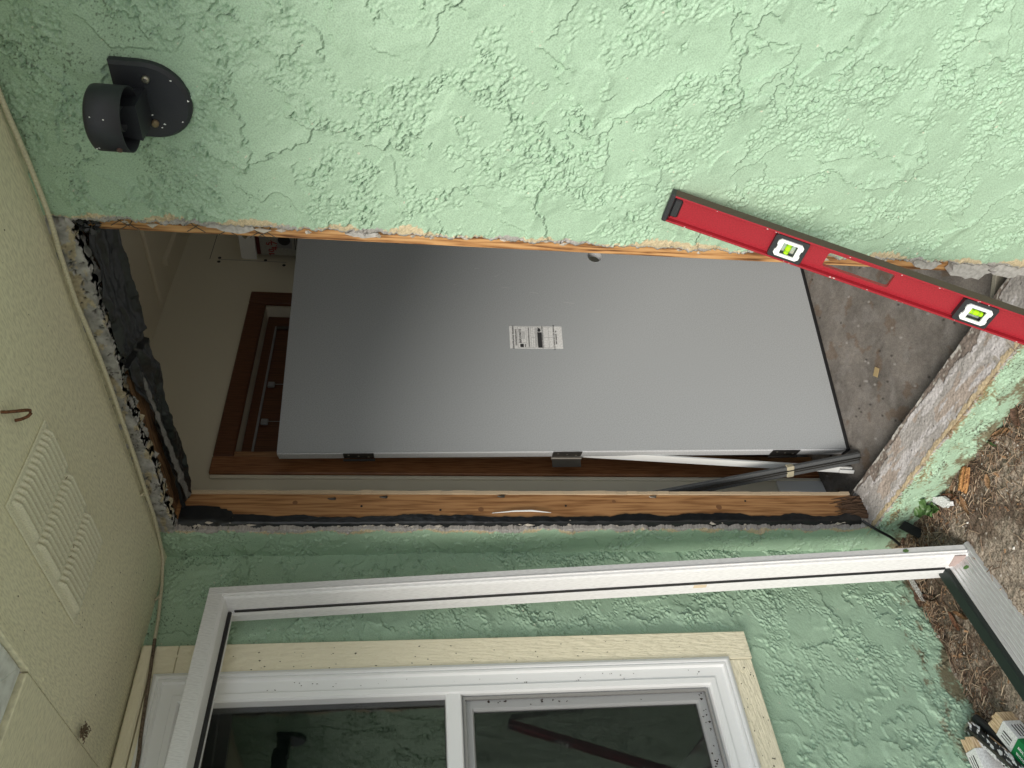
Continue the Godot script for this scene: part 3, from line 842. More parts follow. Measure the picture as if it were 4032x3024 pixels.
# ------------------------------------------------------------------ the room behind the door opening
func inside() -> void:
	var fl := 90
	var ff := func(i: int, j: int) -> Array:
		var u := -0.1 + 1.7 * i / 229.0
		var v := -0.14 - 1.5 * j / 199.0
		var y: float = FLOOR + 0.0012 * nb.get_noise_2d(u * 40.0, v * 40.0)
		var c := Color(0.205, 0.188, 0.170) * (1.05 + 0.45 * na.get_noise_2d(u * 6.0, v * 6.0) + 0.22 * nb.get_noise_2d(u * 60.0, v * 60.0))
		var k: float = na.get_noise_2d(u * 11.0 + 9.0, v * 11.0)
		if k > 0.16: c = c.lerp(Color(0.30, 0.285, 0.27), clampf((k - 0.16) * 1.6, 0.0, 0.5))
		if na.get_noise_2d(u * 7.0 + 70.0, v * 7.0) > 0.36: c = c.lerp(Color(0.16, 0.095, 0.05), 0.45)
		if nb.get_noise_2d(u * 70.0 + 4.0, v * 70.0) > 0.72: c = Color(0.46, 0.44, 0.42)
		if nb.get_noise_2d(u * 80.0 + 44.0, v * 80.0) > 0.70: c = Color(0.035, 0.03, 0.026)
		return [Vector3(u, y, v), c]
	var fo := put("interior_floor", sheet(230, 200, ff, Vector3.UP), M.concrete)
	tag(fo, "stained dark grey concrete floor inside the door opening", "floor", "", "structure")
	put("slab", span(Vector3(-0.2, -0.4, -3.4), Vector3(2.6, FLOOR - 0.004, -0.1455)), mat(lin(0.14, 0.13, 0.115), 0.9), fo)

	var wl := thing("interior_wall", "dim cream interior wall carrying the brown door casing", "wall", Transform3D.IDENTITY, "", "structure")
	put("board", span(Vector3(-0.2, -0.4, -0.425), Vector3(-0.1, 2.6, -0.116)), M.wall_in, wl)
	put("board", span(Vector3(-0.2, 1.945, -1.185), Vector3(-0.1, 2.6, -0.425)), M.wall_in, wl)
	put("board", span(Vector3(-0.2, -0.4, -3.4), Vector3(-0.1, 2.6, -1.185)), M.wall_in, wl)
	put("back_board", span(Vector3(-0.1, -0.4, -3.4), Vector3(2.6, 2.6, -3.3)), M.wall_in, wl)
	# end wall of the room; its unseen window opening is added to brighten inside
	for e in [[Vector3(2.5, -0.4, -3.3), Vector3(2.6, 1.05, -0.12)], [Vector3(2.5, 1.88, -3.3), Vector3(2.6, 2.6, -0.12)], [Vector3(2.5, 1.05, -1.15), Vector3(2.6, 1.88, -0.12)], [Vector3(2.5, 1.05, -3.3), Vector3(2.6, 1.88, -2.05)]]:
		put("far_board", span(e[0], e[1]), M.wall_in, wl)
	put("board_seam", span(Vector3(-0.1008, 2.2065, -1.66), Vector3(-0.0992, 2.2085, -1.476)), M.ink, wl)
	put("board_seam", span(Vector3(-0.1008, 1.90, -1.4775), Vector3(-0.0992, 2.17, -1.4755)), M.ink_gray, wl)
	for e in [[2.17, -1.486], [2.169, -1.46], [1.986, -1.484], [1.908, -1.455]]:
		put("screw_hole", tube_mesh([Vector3(-0.1005, e[0], e[1]), Vector3(-0.0985, e[0], e[1])], 0.007, 10), M.ink, wl)

	var ce := put("ceiling", span(Vector3(-0.1, 2.32, -3.3), Vector3(2.5, 2.6, -0.121)), M.ceil_in)
	tag(ce, "dim cream ceiling inside the door opening", "ceiling", "", "structure")
	put("batten", span(Vector3(-0.05, 2.306, -1.172), Vector3(1.2, 2.3205, -1.118), 0.003), M.ceil_in, ce)
	var hatch := put("ceiling_hatch", span(Vector3(0.056, 2.3135, -2.2), Vector3(1.15, 2.3205, -1.175), 0.002), M.ceil_in, ce)
	put("hatch_lip", span(Vector3(0.03, 2.298, -2.2), Vector3(0.06, 2.3205, -1.247), 0.003), M.ceil_in, hatch)

	# brown interior door in the left wall
	var d := thing("brown_door", "dark brown panelled interior door in its stained casing", "door")
	var zc0 := -0.352
	var zc1 := -1.258
	put("casing", span(Vector3(-0.0995, FLOOR, zc0 - 0.070), Vector3(-0.082, 2.009, zc0), 0.004), M.wood_mid, d)
	put("casing", span(Vector3(-0.0995, FLOOR, zc1), Vector3(-0.082, 2.009, zc1 + 0.070), 0.004), M.wood_dark, d)
	put("casing", span(Vector3(-0.0995, 1.944, zc1 + 0.0705), Vector3(-0.0825, 2.009, zc0 - 0.0705), 0.004), M.wood_dark, d)
	put("casing_edge", span(Vector3(-0.108, FLOOR, zc0 - 0.092), Vector3(-0.086, 1.944, zc0 - 0.0705), 0.002), M.wood_tan, d)
	put("jamb", span(Vector3(-0.198, FLOOR, zc0 - 0.092), Vector3(-0.109, 1.943, zc0 - 0.074)), M.wood_dark, d)
	put("door_leaf", span(Vector3(-0.186, FLOOR + 0.01, -1.186), Vector3(-0.150, 1.94, -0.446), 0.002), M.wood_dark, d)
	for e in [[0.15, 0.85], [1.0, 1.78]]:
		put("panel", span(Vector3(-0.151, e[0], -1.08), Vector3(-0.143, e[1], -0.56), 0.006), M.wood_dark, d)
	put("weather_strip", span(Vector3(-0.149, 1.898, -1.12), Vector3(-0.142, 1.906, -0.45), 0.001), M.ink_gray, d)
	put("top_catch", span(Vector3(-0.147, 1.80, -1.118), Vector3(-0.138, 1.90, -1.106), 0.001), M.steel_dark, d)
	for zz in [-0.80, -0.62]:
		put("hook", span(Vector3(-0.147, 1.868, zz - 0.012), Vector3(-0.136, 1.892, zz + 0.012), 0.002), M.ink_gray, d)
		put("string", tube_mesh([Vector3(-0.138, 1.870, zz), Vector3(-0.137, 1.60, zz - 0.002)], 0.0014, 6), M.ink_gray, d)
	# cream bead and skirting against the casing
	var bead := put("casing_bead", span(Vector3(-0.0995, FLOOR, zc0 + 0.001), Vector3(-0.088, 2.006, zc0 + 0.014), 0.003), M.wall_in)
	tag(bead, "thin cream bead along the outer edge of the brown casing", "trim")
	var sk := put("skirting_board", span(Vector3(-0.0995, FLOOR, zc0 + 0.016), Vector3(-0.086, 0.11, -0.19), 0.003), M.plastic_white)
	tag(sk, "short white skirting board beside the brown casing", "skirting")

	# stuff on a shelf far inside
	var sh := thing("wall_shelf", "shelf inside the room behind the grey slab door", "shelf")
	put("board", span(Vector3(-0.098, 1.80, -1.95), Vector3(0.45, 1.822, -1.40), 0.002), M.wall_in, sh)
	put("bracket", span(Vector3(-0.098, 1.62, -1.60), Vector3(-0.08, 1.799, -1.57)), M.wall_in, sh)
	put("bracket", span(Vector3(-0.098, 1.62, -1.85), Vector3(-0.08, 1.799, -1.82)), M.wall_in, sh)
	var ca := thing("printed_carton", "small printed carton with red numbers on the inside shelf", "carton")
	put("carton_body", span(Vector3(-0.085, 1.8225, -1.80), Vector3(0.30, 2.005, -1.50), 0.003), dress(mat(lin(0.40, 0.40, 0.36), 0.7), M.paper.albedo_texture, null, Vector3(4, 4, 4)), ca)
	put("red_band", span(Vector3(-0.084, 2.0052, -1.80), Vector3(0.30, 2.020, -1.502), 0.002), mat(lin(0.09, 0.012, 0.01), 0.7), ca)
	put("picture", span(Vector3(-0.045, 1.875, -1.5005), Vector3(0.035, 1.935, -1.4992)), M.ink_gray, ca)
	put("picture", tube_mesh([Vector3(-0.005, 1.905, -1.4995), Vector3(-0.005, 1.905, -1.4985)], 0.025, 18), M.ink, ca)
	for e in [["5.", Vector3(-0.020, 1.966, -1.499)], ["4.7", Vector3(-0.035, 1.946, -1.499)], ["10", Vector3(-0.068, 1.960, -1.499)]]:
		text(ca, e[0], 0.024, M.ink_red, Transform3D(Basis.IDENTITY, e[1]))
	for k in 4: put("print_line", span(Vector3(-0.05, 1.834 + k * 0.009, -1.5004), Vector3(0.05, 1.837 + k * 0.009, -1.4993)), M.ink, ca)
	var tr := thing("white_tray_box", "white tray box with a hand hole on top of the carton", "box")
	var q := PackedVector2Array([Vector2(-0.14, 0.0), Vector2(0.30, 0.0), Vector2(0.30, 0.062), Vector2(-0.095, 0.062)])
	var hole := PackedVector2Array()
	for k in 16:
		var a := TAU * k / 16.0
		hole.append(Vector2(0.045 + cos(a) * 0.045, 0.036 + sin(a) * 0.016))
	put("front", holed(q, hole, 0.004), M.plastic_white, tr, Transform3D(Basis.IDENTITY, Vector3(0.0, 2.0205, -1.49)))
	put("bottom", span(Vector3(-0.085, 2.0205, -1.80), Vector3(0.30, 2.024, -1.4915)), M.plastic_white, tr)
	put("inner_back", span(Vector3(-0.085, 2.024, -1.80), Vector3(0.30, 2.08, -1.796)), M.plastic_white, tr)

	# two lengths of material lying against the slab door
	var ws := thing("white_trim_stick", "long white trim strip leaning behind the grey slab door edge", "trim strip")
	put("strip", beam(Vector3(0.085, FLOOR + 0.004, -0.250), Vector3(0.020, 1.02, -0.372), 0.022, 0.010), M.plastic_white, ws)
	put("end_notch", beam(Vector3(0.092, FLOOR + 0.004, -0.237), Vector3(0.088, FLOOR + 0.05, -0.243), 0.012, 0.006), M.plastic_white, ws)
	var gb := thing("metal_channel", "grey ribbed metal channel with a band of cream tape leaning by the stud", "channel")
	var pa := Vector3(0.150, FLOOR + 0.008, -0.250)
	var pb := Vector3(0.004, 0.76, -0.168)
	put("channel", beam(pa, pb, 0.036, 0.014), dress(mat(lin(0.17, 0.18, 0.185), 0.5, 0.4), M.paper.albedo_texture, null, Vector3(6, 6, 6)), gb)
	for o in [-0.010, 0.0, 0.010]:
		put("rib", beam(pa + Vector3(o, 0.0, 0.008), pb + Vector3(o, 0.0, 0.008), 0.003, 0.004), M.steel_dark, gb)
	put("tape", beam(pa.lerp(pb, 0.27), pa.lerp(pb, 0.30), 0.040, 0.020), mat(lin(0.46, 0.42, 0.30), 0.6), gb)
	# bits on the floor by the right end
	var rl := thing("pale_rail", "short pale grooved rail on the floor in the right inner corner", "rail")
	put("rail", beam(Vector3(0.84, FLOOR + 0.008, -0.158), Vector3(1.04, FLOOR + 0.010, -0.31), 0.026, 0.014), dress(mat(lin(0.44, 0.42, 0.34), 0.6), M.paper.albedo_texture, null, Vector3(8, 8, 8)), rl)
	put("groove", beam(Vector3(0.838, FLOOR + 0.0156, -0.160), Vector3(1.038, FLOOR + 0.0176, -0.312), 0.005, 0.001), M.ink_gray, rl)
	var ch := thing("cardboard_scrap", "small tan cardboard scrap lying on the inside floor", "scrap")
	put("scrap", bx(Vector3(0.030, 0.0014, 0.022), Vector3.ZERO, 0.0005), mat(lin(0.38, 0.29, 0.15), 0.85), ch, Transform3D(Basis(Vector3.UP, 0.5) * Basis(Vector3.RIGHT, 0.05), Vector3(0.395, FLOOR + 0.003, -0.395)))

func beam(a: Vector3, b: Vector3, w: float, t: float) -> ArrayMesh:
	var y := (b - a).normalized()
	var x := y.cross(Vector3(0.35, 0.0, 0.94)).normalized()
	var z := x.cross(y)
	var s := begin()
	box(s, Vector3(0, (b - a).length() / 2.0, 0), Vector3(w, (b - a).length(), t), minf(w, t) * 0.12, Transform3D(Basis(x, y, z), a))
	return done(s)

func holed(outer: PackedVector2Array, inner: PackedVector2Array, depth: float) -> ArrayMesh:
	# a plate with one hole: bridge the hole to the outline, then triangulate
	if Geometry2D.is_polygon_clockwise(outer): outer.reverse()
	if not Geometry2D.is_polygon_clockwise(inner): inner.reverse()
	var bi := 0
	var bo := 0
	var best := 1e9
	for i in inner.size():
		for o in outer.size():
			var l := inner[i].distance_to(outer[o])
			if l < best:
				best = l; bi = i; bo = o
	var p := PackedVector2Array()
	for k in outer.size() + 1: p.append(outer[(bo + k) % outer.size()])
	for k in inner.size() + 1: p.append(inner[(bi + k) % inner.size()])
	var e := (inner[bi] - outer[bo]).normalized().orthogonal() * 0.00002
	p[0] += e
	p[p.size() - 1] += e
	var tri := Geometry2D.triangulate_polygon(p)
	var s := begin()
	for zz in [-depth / 2.0, depth / 2.0]:
		for i in range(0, tri.size(), 3):
			var q := []
			for k in 3: q.append(Vector3(p[tri[i + k]].x, p[tri[i + k]].y, zz))
			face(s, q, (q[0] + q[1] + q[2]) / 3.0 - Vector3(0, 0, zz))
	for poly in [outer, inner]:
		for i in poly.size():
			var a: Vector2 = poly[i]
			var b: Vector2 = poly[(i + 1) % poly.size()]
			var o2 := Vector2((b - a).y, -(b - a).x).normalized()
			var mid := (a + b) / 2.0 - o2
			face(s, [Vector3(a.x, a.y, -depth / 2.0), Vector3(b.x, b.y, -depth / 2.0), Vector3(b.x, b.y, depth / 2.0), Vector3(a.x, a.y, depth / 2.0)], Vector3(mid.x, mid.y, 0))
	return done(s)

func text(parent: Node, words: String, height: float, m: Material, t: Transform3D, bold := true) -> void:
	var tm := TextMesh.new()
	var f := SystemFont.new()
	f.font_names = PackedStringArray(["Droid Sans"])
	f.font_weight = 700 if bold else 400
	tm.font = f
	tm.text = words
	tm.font_size = 32
	tm.pixel_size = height / 24.0
	tm.depth = 0.0004
	tm.curve_step = 2.0
	put("lettering", tm, m, parent, t)

# ------------------------------------------------------------------ grey slab door
func slab() -> void:
	var dx := Vector3(0.306, 0, -0.952).normalized()
	var up := (Vector3(0.031, 1.789, -0.327) - Vector3(0.12, -0.06, -0.308)).normalized()
	var nrm := dx.cross(up).normalized()
	up = nrm.cross(dx).normalized()
	var o := thing("slab_door", "new grey primed slab door leaning inside the opening, with a white label", "door", Transform3D(Basis(dx, up, nrm), Vector3(0.12, -0.06, -0.308)))
	var H := 1.851
	var W := 0.83
	var bore := PackedVector2Array()
	for k in 24: bore.append(Vector2(0.764 + cos(TAU * k / 24.0) * 0.027, 0.788 + sin(TAU * k / 24.0) * 0.027))
	put("skin", holed(PackedVector2Array([Vector2(0.004, 0.012), Vector2(W, 0.012), Vector2(W, H), Vector2(0.004, H)]), bore, 0.004), M.slab, o, Transform3D(Basis.IDENTITY, Vector3(0, 0, -0.002)))
	put("core", holed(PackedVector2Array([Vector2(0.006, 0.013), Vector2(W - 0.001, 0.013), Vector2(W - 0.001, H - 0.001), Vector2(0.006, H - 0.001)]), bore.duplicate(), 0.0358), M.slab_edge, o, Transform3D(Basis.IDENTITY, Vector3(0, 0, -0.0221)))
	put("hinge_stile", span(Vector3(0.0, 0.012, -0.042), Vector3(0.0058, H, -0.0045), 0.001), M.slab_edge, o)
	put("bottom_sweep", span(Vector3(-0.003, 0.0, -0.044), Vector3(W + 0.002, 0.0118, 0.004), 0.003), M.black_rubber, o)
	for e in [[1.605, 0], [0.947, 1], [0.218, 0]]:
		var hm: Material = M.steel_dark if e[1] == 1 else mat(lin(0.022, 0.020, 0.018), 0.5, 0.4)
		var h := put("hinge", span(Vector3(-0.0022, e[0] - 0.047, -0.036), Vector3(0.0012, e[0] + 0.047, -0.002), 0.0008), hm, o)
		put("knuckle", tube_mesh([Vector3(-0.006, e[0] - 0.049, -0.042), Vector3(-0.006, e[0] + 0.049, -0.042)], 0.0055 if e[1] == 1 else 0.0045, 10), M.steel if e[1] == 1 else hm, h)
		for sx in [-0.030, 0.0, 0.030]:
			put("screw", tube_mesh([Vector3(-0.0024, e[0] + sx, -0.018 + 0.008 * signf(sx)), Vector3(-0.0032, e[0] + sx, -0.018 + 0.008 * signf(sx))], 0.0033, 8), M.steel, h)
		if e[1] == 1:
			put("loose_leaf", span(Vector3(-0.036, e[0] - 0.047, -0.044), Vector3(-0.010, e[0] + 0.047, -0.0415), 0.0008), M.steel_dark, h)
	# certification label
	var lab := put("label", span(Vector3(0.375, 0.9335, 0.0), Vector3(0.463, 1.1155, 0.0007), 0.0003), M.paper, o)
	var t := Transform3D(Basis.IDENTITY, Vector3(0.419, 0, 0.0011))
	for e in [["Identification Number:", 1.1035, 0.0062], ["DOOR202543913", 1.0935, 0.0062], ["MASONITE", 1.0790, 0.0082], ["CENTER PERFORMANCE RATINGS", 1.050, 0.0036], ["DO NOT REMOVE UNTIL FINAL INSPECTION", 0.9625, 0.0036], ["00011668040 - 36", 0.9555, 0.0050], ["STRUCTURAL PERFORMANCE RATINGS", 1.0025, 0.0036]]:
		t.origin.y = e[1]
		t.origin.x = 0.424 if e[0] == "MASONITE" else 0.419
		text(lab, e[0], e[2], M.ink, t)
	var lines := begin()
	for y in [1.0875, 1.058, 1.0475, 1.042, 1.0345, 1.0095, 0.999, 0.981, 0.966]: box(lines, Vector3(0.419, y, 0.0009), Vector3(0.082, 0.0007, 0.0003))
	for e in [[0.378, 1.0875, 0.966], [0.460, 1.0875, 0.966], [0.419, 1.042, 1.028], [0.419, 0.999, 0.966], [0.397, 1.0875, 1.058]]: box(lines, Vector3(e[0], (e[1] + e[2]) / 2.0, 0.0009), Vector3(0.0007, e[1] - e[2], 0.0003))
	for k in 5: box(lines, Vector3(0.419, 1.0275 - k * 0.0026, 0.0009), Vector3(0.074, 0.0011, 0.0003))
	for k in 3: box(lines, Vector3(0.428, 1.0715 - k * 0.0036, 0.0009), Vector3(0.030, 0.0011, 0.0003))
	put("rule_lines", done(lines), M.ink_gray, lab)
	put("black_block", span(Vector3(0.379, 1.0105, 0.0007), Vector3(0.438, 1.0255 - 0.0135, 0.0010)), M.ink, lab)
	var blk := begin()
	box(blk, Vector3(0.4085, 1.012, 0.0009), Vector3(0.060, 0.0145, 0.0004))
	box(blk, Vector3(0.3865, 1.0745, 0.0009), Vector3(0.013, 0.012, 0.0004), 0.0)
	box(blk, Vector3(0.3865, 1.0630, 0.0009), Vector3(0.012, 0.0025, 0.0004))
	put("black_block", done(blk), M.ink, lab)
	var us := PackedVector2Array([Vector2(0.441, 1.018), Vector2(0.449, 1.0185), Vector2(0.452, 1.016), Vector2(0.458, 1.019), Vector2(0.456, 1.0135), Vector2(0.4535, 1.011), Vector2(0.4545, 1.0075), Vector2(0.449, 1.0085), Vector2(0.446, 1.0065), Vector2(0.441, 1.011)])
	put("map_mark", prism_mesh(us, 0.0007, 0.0011), M.ink, lab)
	# faint scuffs on the skin
	var sc := begin()
	for e in [[0.67, 1.15, 0.02, 0.5], [0.62, 1.12, 0.03, -0.1], [0.60, 1.02, 0.028, -0.15], [0.56, 0.90, 0.04, -0.12], [0.70, 1.22, 0.018, 0.2], [0.53, 0.80, 0.02, 0.1], [0.63, 1.30, 0.015, 0.3]]:
		box(sc, Vector3.ZERO, Vector3(0.0012, e[2], 0.0003), 0.0, Transform3D(Basis(Vector3.BACK, e[3]), Vector3(e[0], e[1], 0.0002)))
	put("scuffs", done(sc), mat(lin(0.52, 0.53, 0.53), 0.6), o)

# ------------------------------------------------------------------ white frame leaning before the window
func leaning_frame() -> void:
	var e1 := Vector3(0.139, 0.0, 0.990).normalized()
	var e2 := Vector3(-0.06678, 0.99771, 0.01039).normalized()
	e1 = (e1 - e2 * e1.dot(e2)).normalized()
	var x := -e1
	var n := x.cross(e2).normalized()
	var o := thing("leaning_door_frame", "white door frame with aluminium threshold leaning before the window", "door frame", Transform3D(Basis(x, e2, n), Vector3(0.275, -0.140, 0.158)))
	var L := 2.0216
	var W := 0.93
	# right jamb (x from 0 to -): profile in (x, z), extruded along y
	var prof := PackedVector2Array([Vector2(0, 0), Vector2(0, -0.115), Vector2(-0.020, -0.115), Vector2(-0.020, -0.076), Vector2(-0.033, -0.076), Vector2(-0.033, -0.0625), Vector2(-0.030, -0.0625), Vector2(-0.030, -0.010), Vector2(-0.027, -0.004), Vector2(-0.021, -0.003), Vector2(-0.0205, 0.001), Vector2(-0.018, 0.001), Vector2(-0.0175, -0.0005), Vector2(-0.001, 0.0)])
	var up := Transform3D(Basis(Vector3(1, 0, 0), Vector3(0, 0, -1), Vector3(0, 1, 0)), Vector3.ZERO)
	var s := begin()
	var pr := PackedVector2Array()
	for p in prof: pr.append(Vector2(p.x, -p.y))
	prism(s, pr, 0.012, L, up)
	put("side_jamb", done(s), M.frame_white, o)
	put("gasket", span(Vector3(-0.0335, 0.06, -0.0622), Vector3(-0.0298, L - 0.055, -0.0545), 0.001), M.black_rubber, o)
	s = begin()
	var pl := PackedVector2Array()
	for p in pr: pl.append(Vector2(-p.x, p.y))
	prism(s, pl, 0.012, L, Transform3D(up.basis, Vector3(-W, 0, 0)))
	put("side_jamb", done(s), M.frame_white, o)
	# head
	s = begin()
	var hp := PackedVector2Array([Vector2(0, 0), Vector2(0, 0.115), Vector2(-0.020, 0.115), Vector2(-0.020, 0.076), Vector2(-0.048, 0.076), Vector2(-0.048, 0.0625), Vector2(-0.040, 0.0625), Vector2(-0.040, 0.010), Vector2(-0.034, 0.0), Vector2(-0.002, -0.0005)])
	var ht := Transform3D(Basis(Vector3(0, 1, 0), Vector3(0, 0, -1), Vector3(-1, 0, 0)), Vector3(0, L, 0))
	prism(s, hp, 0.0185, W - 0.0185, ht)
	put("head_jamb", done(s), M.frame_white, o)
	put("gasket", span(Vector3(-W + 0.034, L - 0.0490, -0.0625), Vector3(-0.034, L - 0.0398, -0.055), 0.001), M.black_rubber, o)
	# threshold: ribbed aluminium nose rising to a black riser and cap
	s = begin()
	var tp := PackedVector2Array([Vector2(0.012, -0.012), Vector2(0.010, 0.002)])
	for k in 8:
		var u := k / 7.0
		var zz := lerpf(0.004, -0.058, u)
		var yy := lerpf(0.006, 0.042, u)
		tp.append(Vector2(zz, yy))
		tp.append(Vector2(zz - 0.0010, yy + 0.0022))
		tp.append(Vector2(zz - 0.0028, yy + 0.0024))
		tp.append(Vector2(zz - 0.0036, yy + 0.0012))
	tp.append(Vector2(-0.060, 0.038)); tp.append(Vector2(-0.060, -0.012))
	var tt := Transform3D(Basis(Vector3(0, 0, 1), Vector3(0, 1, 0), Vector3(-1, 0, 0)), Vector3.ZERO)
	prism(s, tp, -0.003, W + 0.003, tt)
	var th := put("threshold", done(s), M.alu, o)
	put("black_riser", span(Vector3(-W, -0.010, -0.098), Vector3(-0.022, 0.060, -0.0605), 0.003), M.black_board, th)
	put("red_shim", span(Vector3(-0.033, 0.020, -0.050), Vector3(-0.030, 0.052, -0.006)), mat(lin(0.40, 0.31, 0.29), 0.7), th)  # reddish sliver painted in as a reflection on the threshold, no real shim
	put("paper_patch", span(Vector3(-0.0336, 0.742, -0.0755), Vector3(-0.0328, 0.778, -0.0635)), mat(lin(0.62, 0.52, 0.38), 0.8), o)
	# leaf bits stuck on the frame
	for e in [[Vector3(-0.062, 0.030, -0.020), 0.9], [Vector3(-0.012, 0.185, 0.0012), 0.2]]:
		put("leaf_bit", prism_mesh(PackedVector2Array([Vector2(0, -0.008), Vector2(0.005, -0.003), Vector2(0.0045, 0.005), Vector2(0, 0.009), Vector2(-0.0045, 0.004), Vector2(-0.005, -0.004)]), -0.0003, 0.0003), M.leaf, o, Transform3D(Basis(Vector3.RIGHT, -e[1]), e[0] + Vector3(0, 0.003, 0.002)))

# ------------------------------------------------------------------ wall lamp
func lamp() -> void:
	var o := thing("wall_lamp", "black outdoor wall lamp with an open cup and no bulb, paint flecked", "lamp", Transform3D(Basis.IDENTITY, Vector3(1.325, 1.82, 0.004)))
	var p := PackedVector2Array([Vector2(0.061, 0.048), Vector2(-0.061, 0.048)])
	for k in 21:
		var a := PI + PI * k / 20.0
		p.append(Vector2(cos(a) * 0.061, sin(a) * 0.063))
	var s := begin()
	prism(s, p, -0.006, 0.009)
	var p2 := PackedVector2Array()
	for v in p: p2.append(Vector2(v.x * 0.93, v.y * 0.93 + 0.001))
	for i in p.size():
		var a := p[i]
		var b := p[(i + 1) % p.size()]
		var a2 := p2[i]
		var b2 := p2[(i + 1) % p.size()]
		face(s, [Vector3(a.x, a.y, 0.009), Vector3(b.x, b.y, 0.009), Vector3(b2.x, b2.y, 0.015), Vector3(a2.x, a2.y, 0.015)], Vector3(0, 0, -0.05))
	prism(s, p2, 0.012, 0.015)
	put("back_plate", done(s), M.lamp, o)
	put("arm", prism_mesh(PackedVector2Array([Vector2(-0.032, 0.0), Vector2(0.024, 0.0), Vector2(0.017, 0.047), Vector2(-0.024, 0.047)]), 0.014, 0.075), M.lamp, o)
	# cup open to below, with the lamp holder inside
	var c := Vector3(0.006, 0.008, 0.083)
	s = begin()
	s.set_smooth_group(0)
	var n := 40
	var prof := [Vector2(0.0, 0.052), Vector2(0.040, 0.052), Vector2(0.0465, 0.048), Vector2(0.0475, 0.044), Vector2(0.0475, 0.0), Vector2(0.0455, 0.0), Vector2(0.0450, 0.046), Vector2(0.0, 0.047)]
	for i in prof.size() - 1:
		for k in n:
			var q := []
			for e in [[i, k], [i, k + 1], [i + 1, k + 1], [i + 1, k]]:
				var a: float = TAU * e[1] / n
				q.append(c + Vector3(cos(a) * prof[e[0]].x, prof[e[0]].y, sin(a) * prof[e[0]].x))
			var mid: Vector3 = (q[0] + q[1] + q[2] + q[3]) / 4.0
			var refp: Vector3
			if i < 4: refp = c + Vector3(0, 0.02, 0)
			elif i == 4: refp = mid + Vector3(0, 0.1, 0)
			else: refp = mid + (mid - (c + Vector3(0, 0.02, 0))) 
			if i == 0 or i == prof.size() - 2: q = [q[0], q[1], q[2]] if i == prof.size() - 2 else [q[0], q[2], q[3]]
			face(s, q, refp)
	put("cup", done(s), M.lamp, o)
	s = begin()
	s.set_smooth_group(0)
	var hp := [Vector2(0.018, 0.046), Vector2(0.018, 0.010), Vector2(0.0155, 0.010), Vector2(0.0155, 0.040)]
	for i in 3:
		for k in 24:
			var q := []
			for e in [[i, k], [i, k + 1], [i + 1, k + 1], [i + 1, k]]:
				var a: float = TAU * e[1] / 24.0
				q.append(c + Vector3(cos(a) * hp[e[0]].x, hp[e[0]].y, sin(a) * hp[e[0]].x))
			var mid: Vector3 = (q[0] + q[1] + q[2] + q[3]) / 4.0
			face(s, q, c + Vector3(0, 0.025, 0) if i == 0 else (mid + Vector3(0, 0.1, 0) if i == 1 else mid * 2.0 - (c + Vector3(0, 0.025, 0))))
	put("lamp_holder", done(s), M.lamp, o)
	for e in [[Vector2(0.038, -0.004), M.steel], [Vector2(-0.033, -0.004), mat(lin(0.22, 0.17, 0.10), 0.5, 0.5)]]:
		put("screw", tube_mesh([Vector3(e[0].x, e[0].y, 0.014), Vector3(e[0].x, e[0].y, 0.0195), Vector3(e[0].x, e[0].y, 0.0215)], [0.0058, 0.0058, 0.0035], 14), e[1], o)
	put("screw", tube_mesh([c + Vector3(-0.028, 0.012, 0.038), c + Vector3(-0.030, 0.012, 0.041)], 0.004, 10), mat(lin(0.10, 0.06, 0.05), 0.6), o)
	var rng := RandomNumberGenerator.new()
	rng.seed = 3
	var f := begin()
	for e in [[0.038, -0.040, 0.0156], [-0.028, -0.046, 0.0156], [-0.020, -0.002, 0.0156], [-0.034, -0.018, 0.0156], [-0.040, -0.013, 0.0156], [0.006, -0.058, 0.0135]]:
		lump(f, Vector3(e[0], e[1], e[2]), Vector3(0.0016, 0.0022, 0.0003), rng)
	for a in [[1.15, 0.022], [1.1, 0.040], [2.2, 0.040], [2.25, 0.044]]:
		lump(f, c + Vector3(cos(a[0]) * 0.0477, a[1], sin(a[0]) * 0.0477), Vector3(0.0014, 0.0014, 0.0008), rng)
	put("paint_flecks", done(f), M.plastic_white, o).set_meta("kind", "stuff")

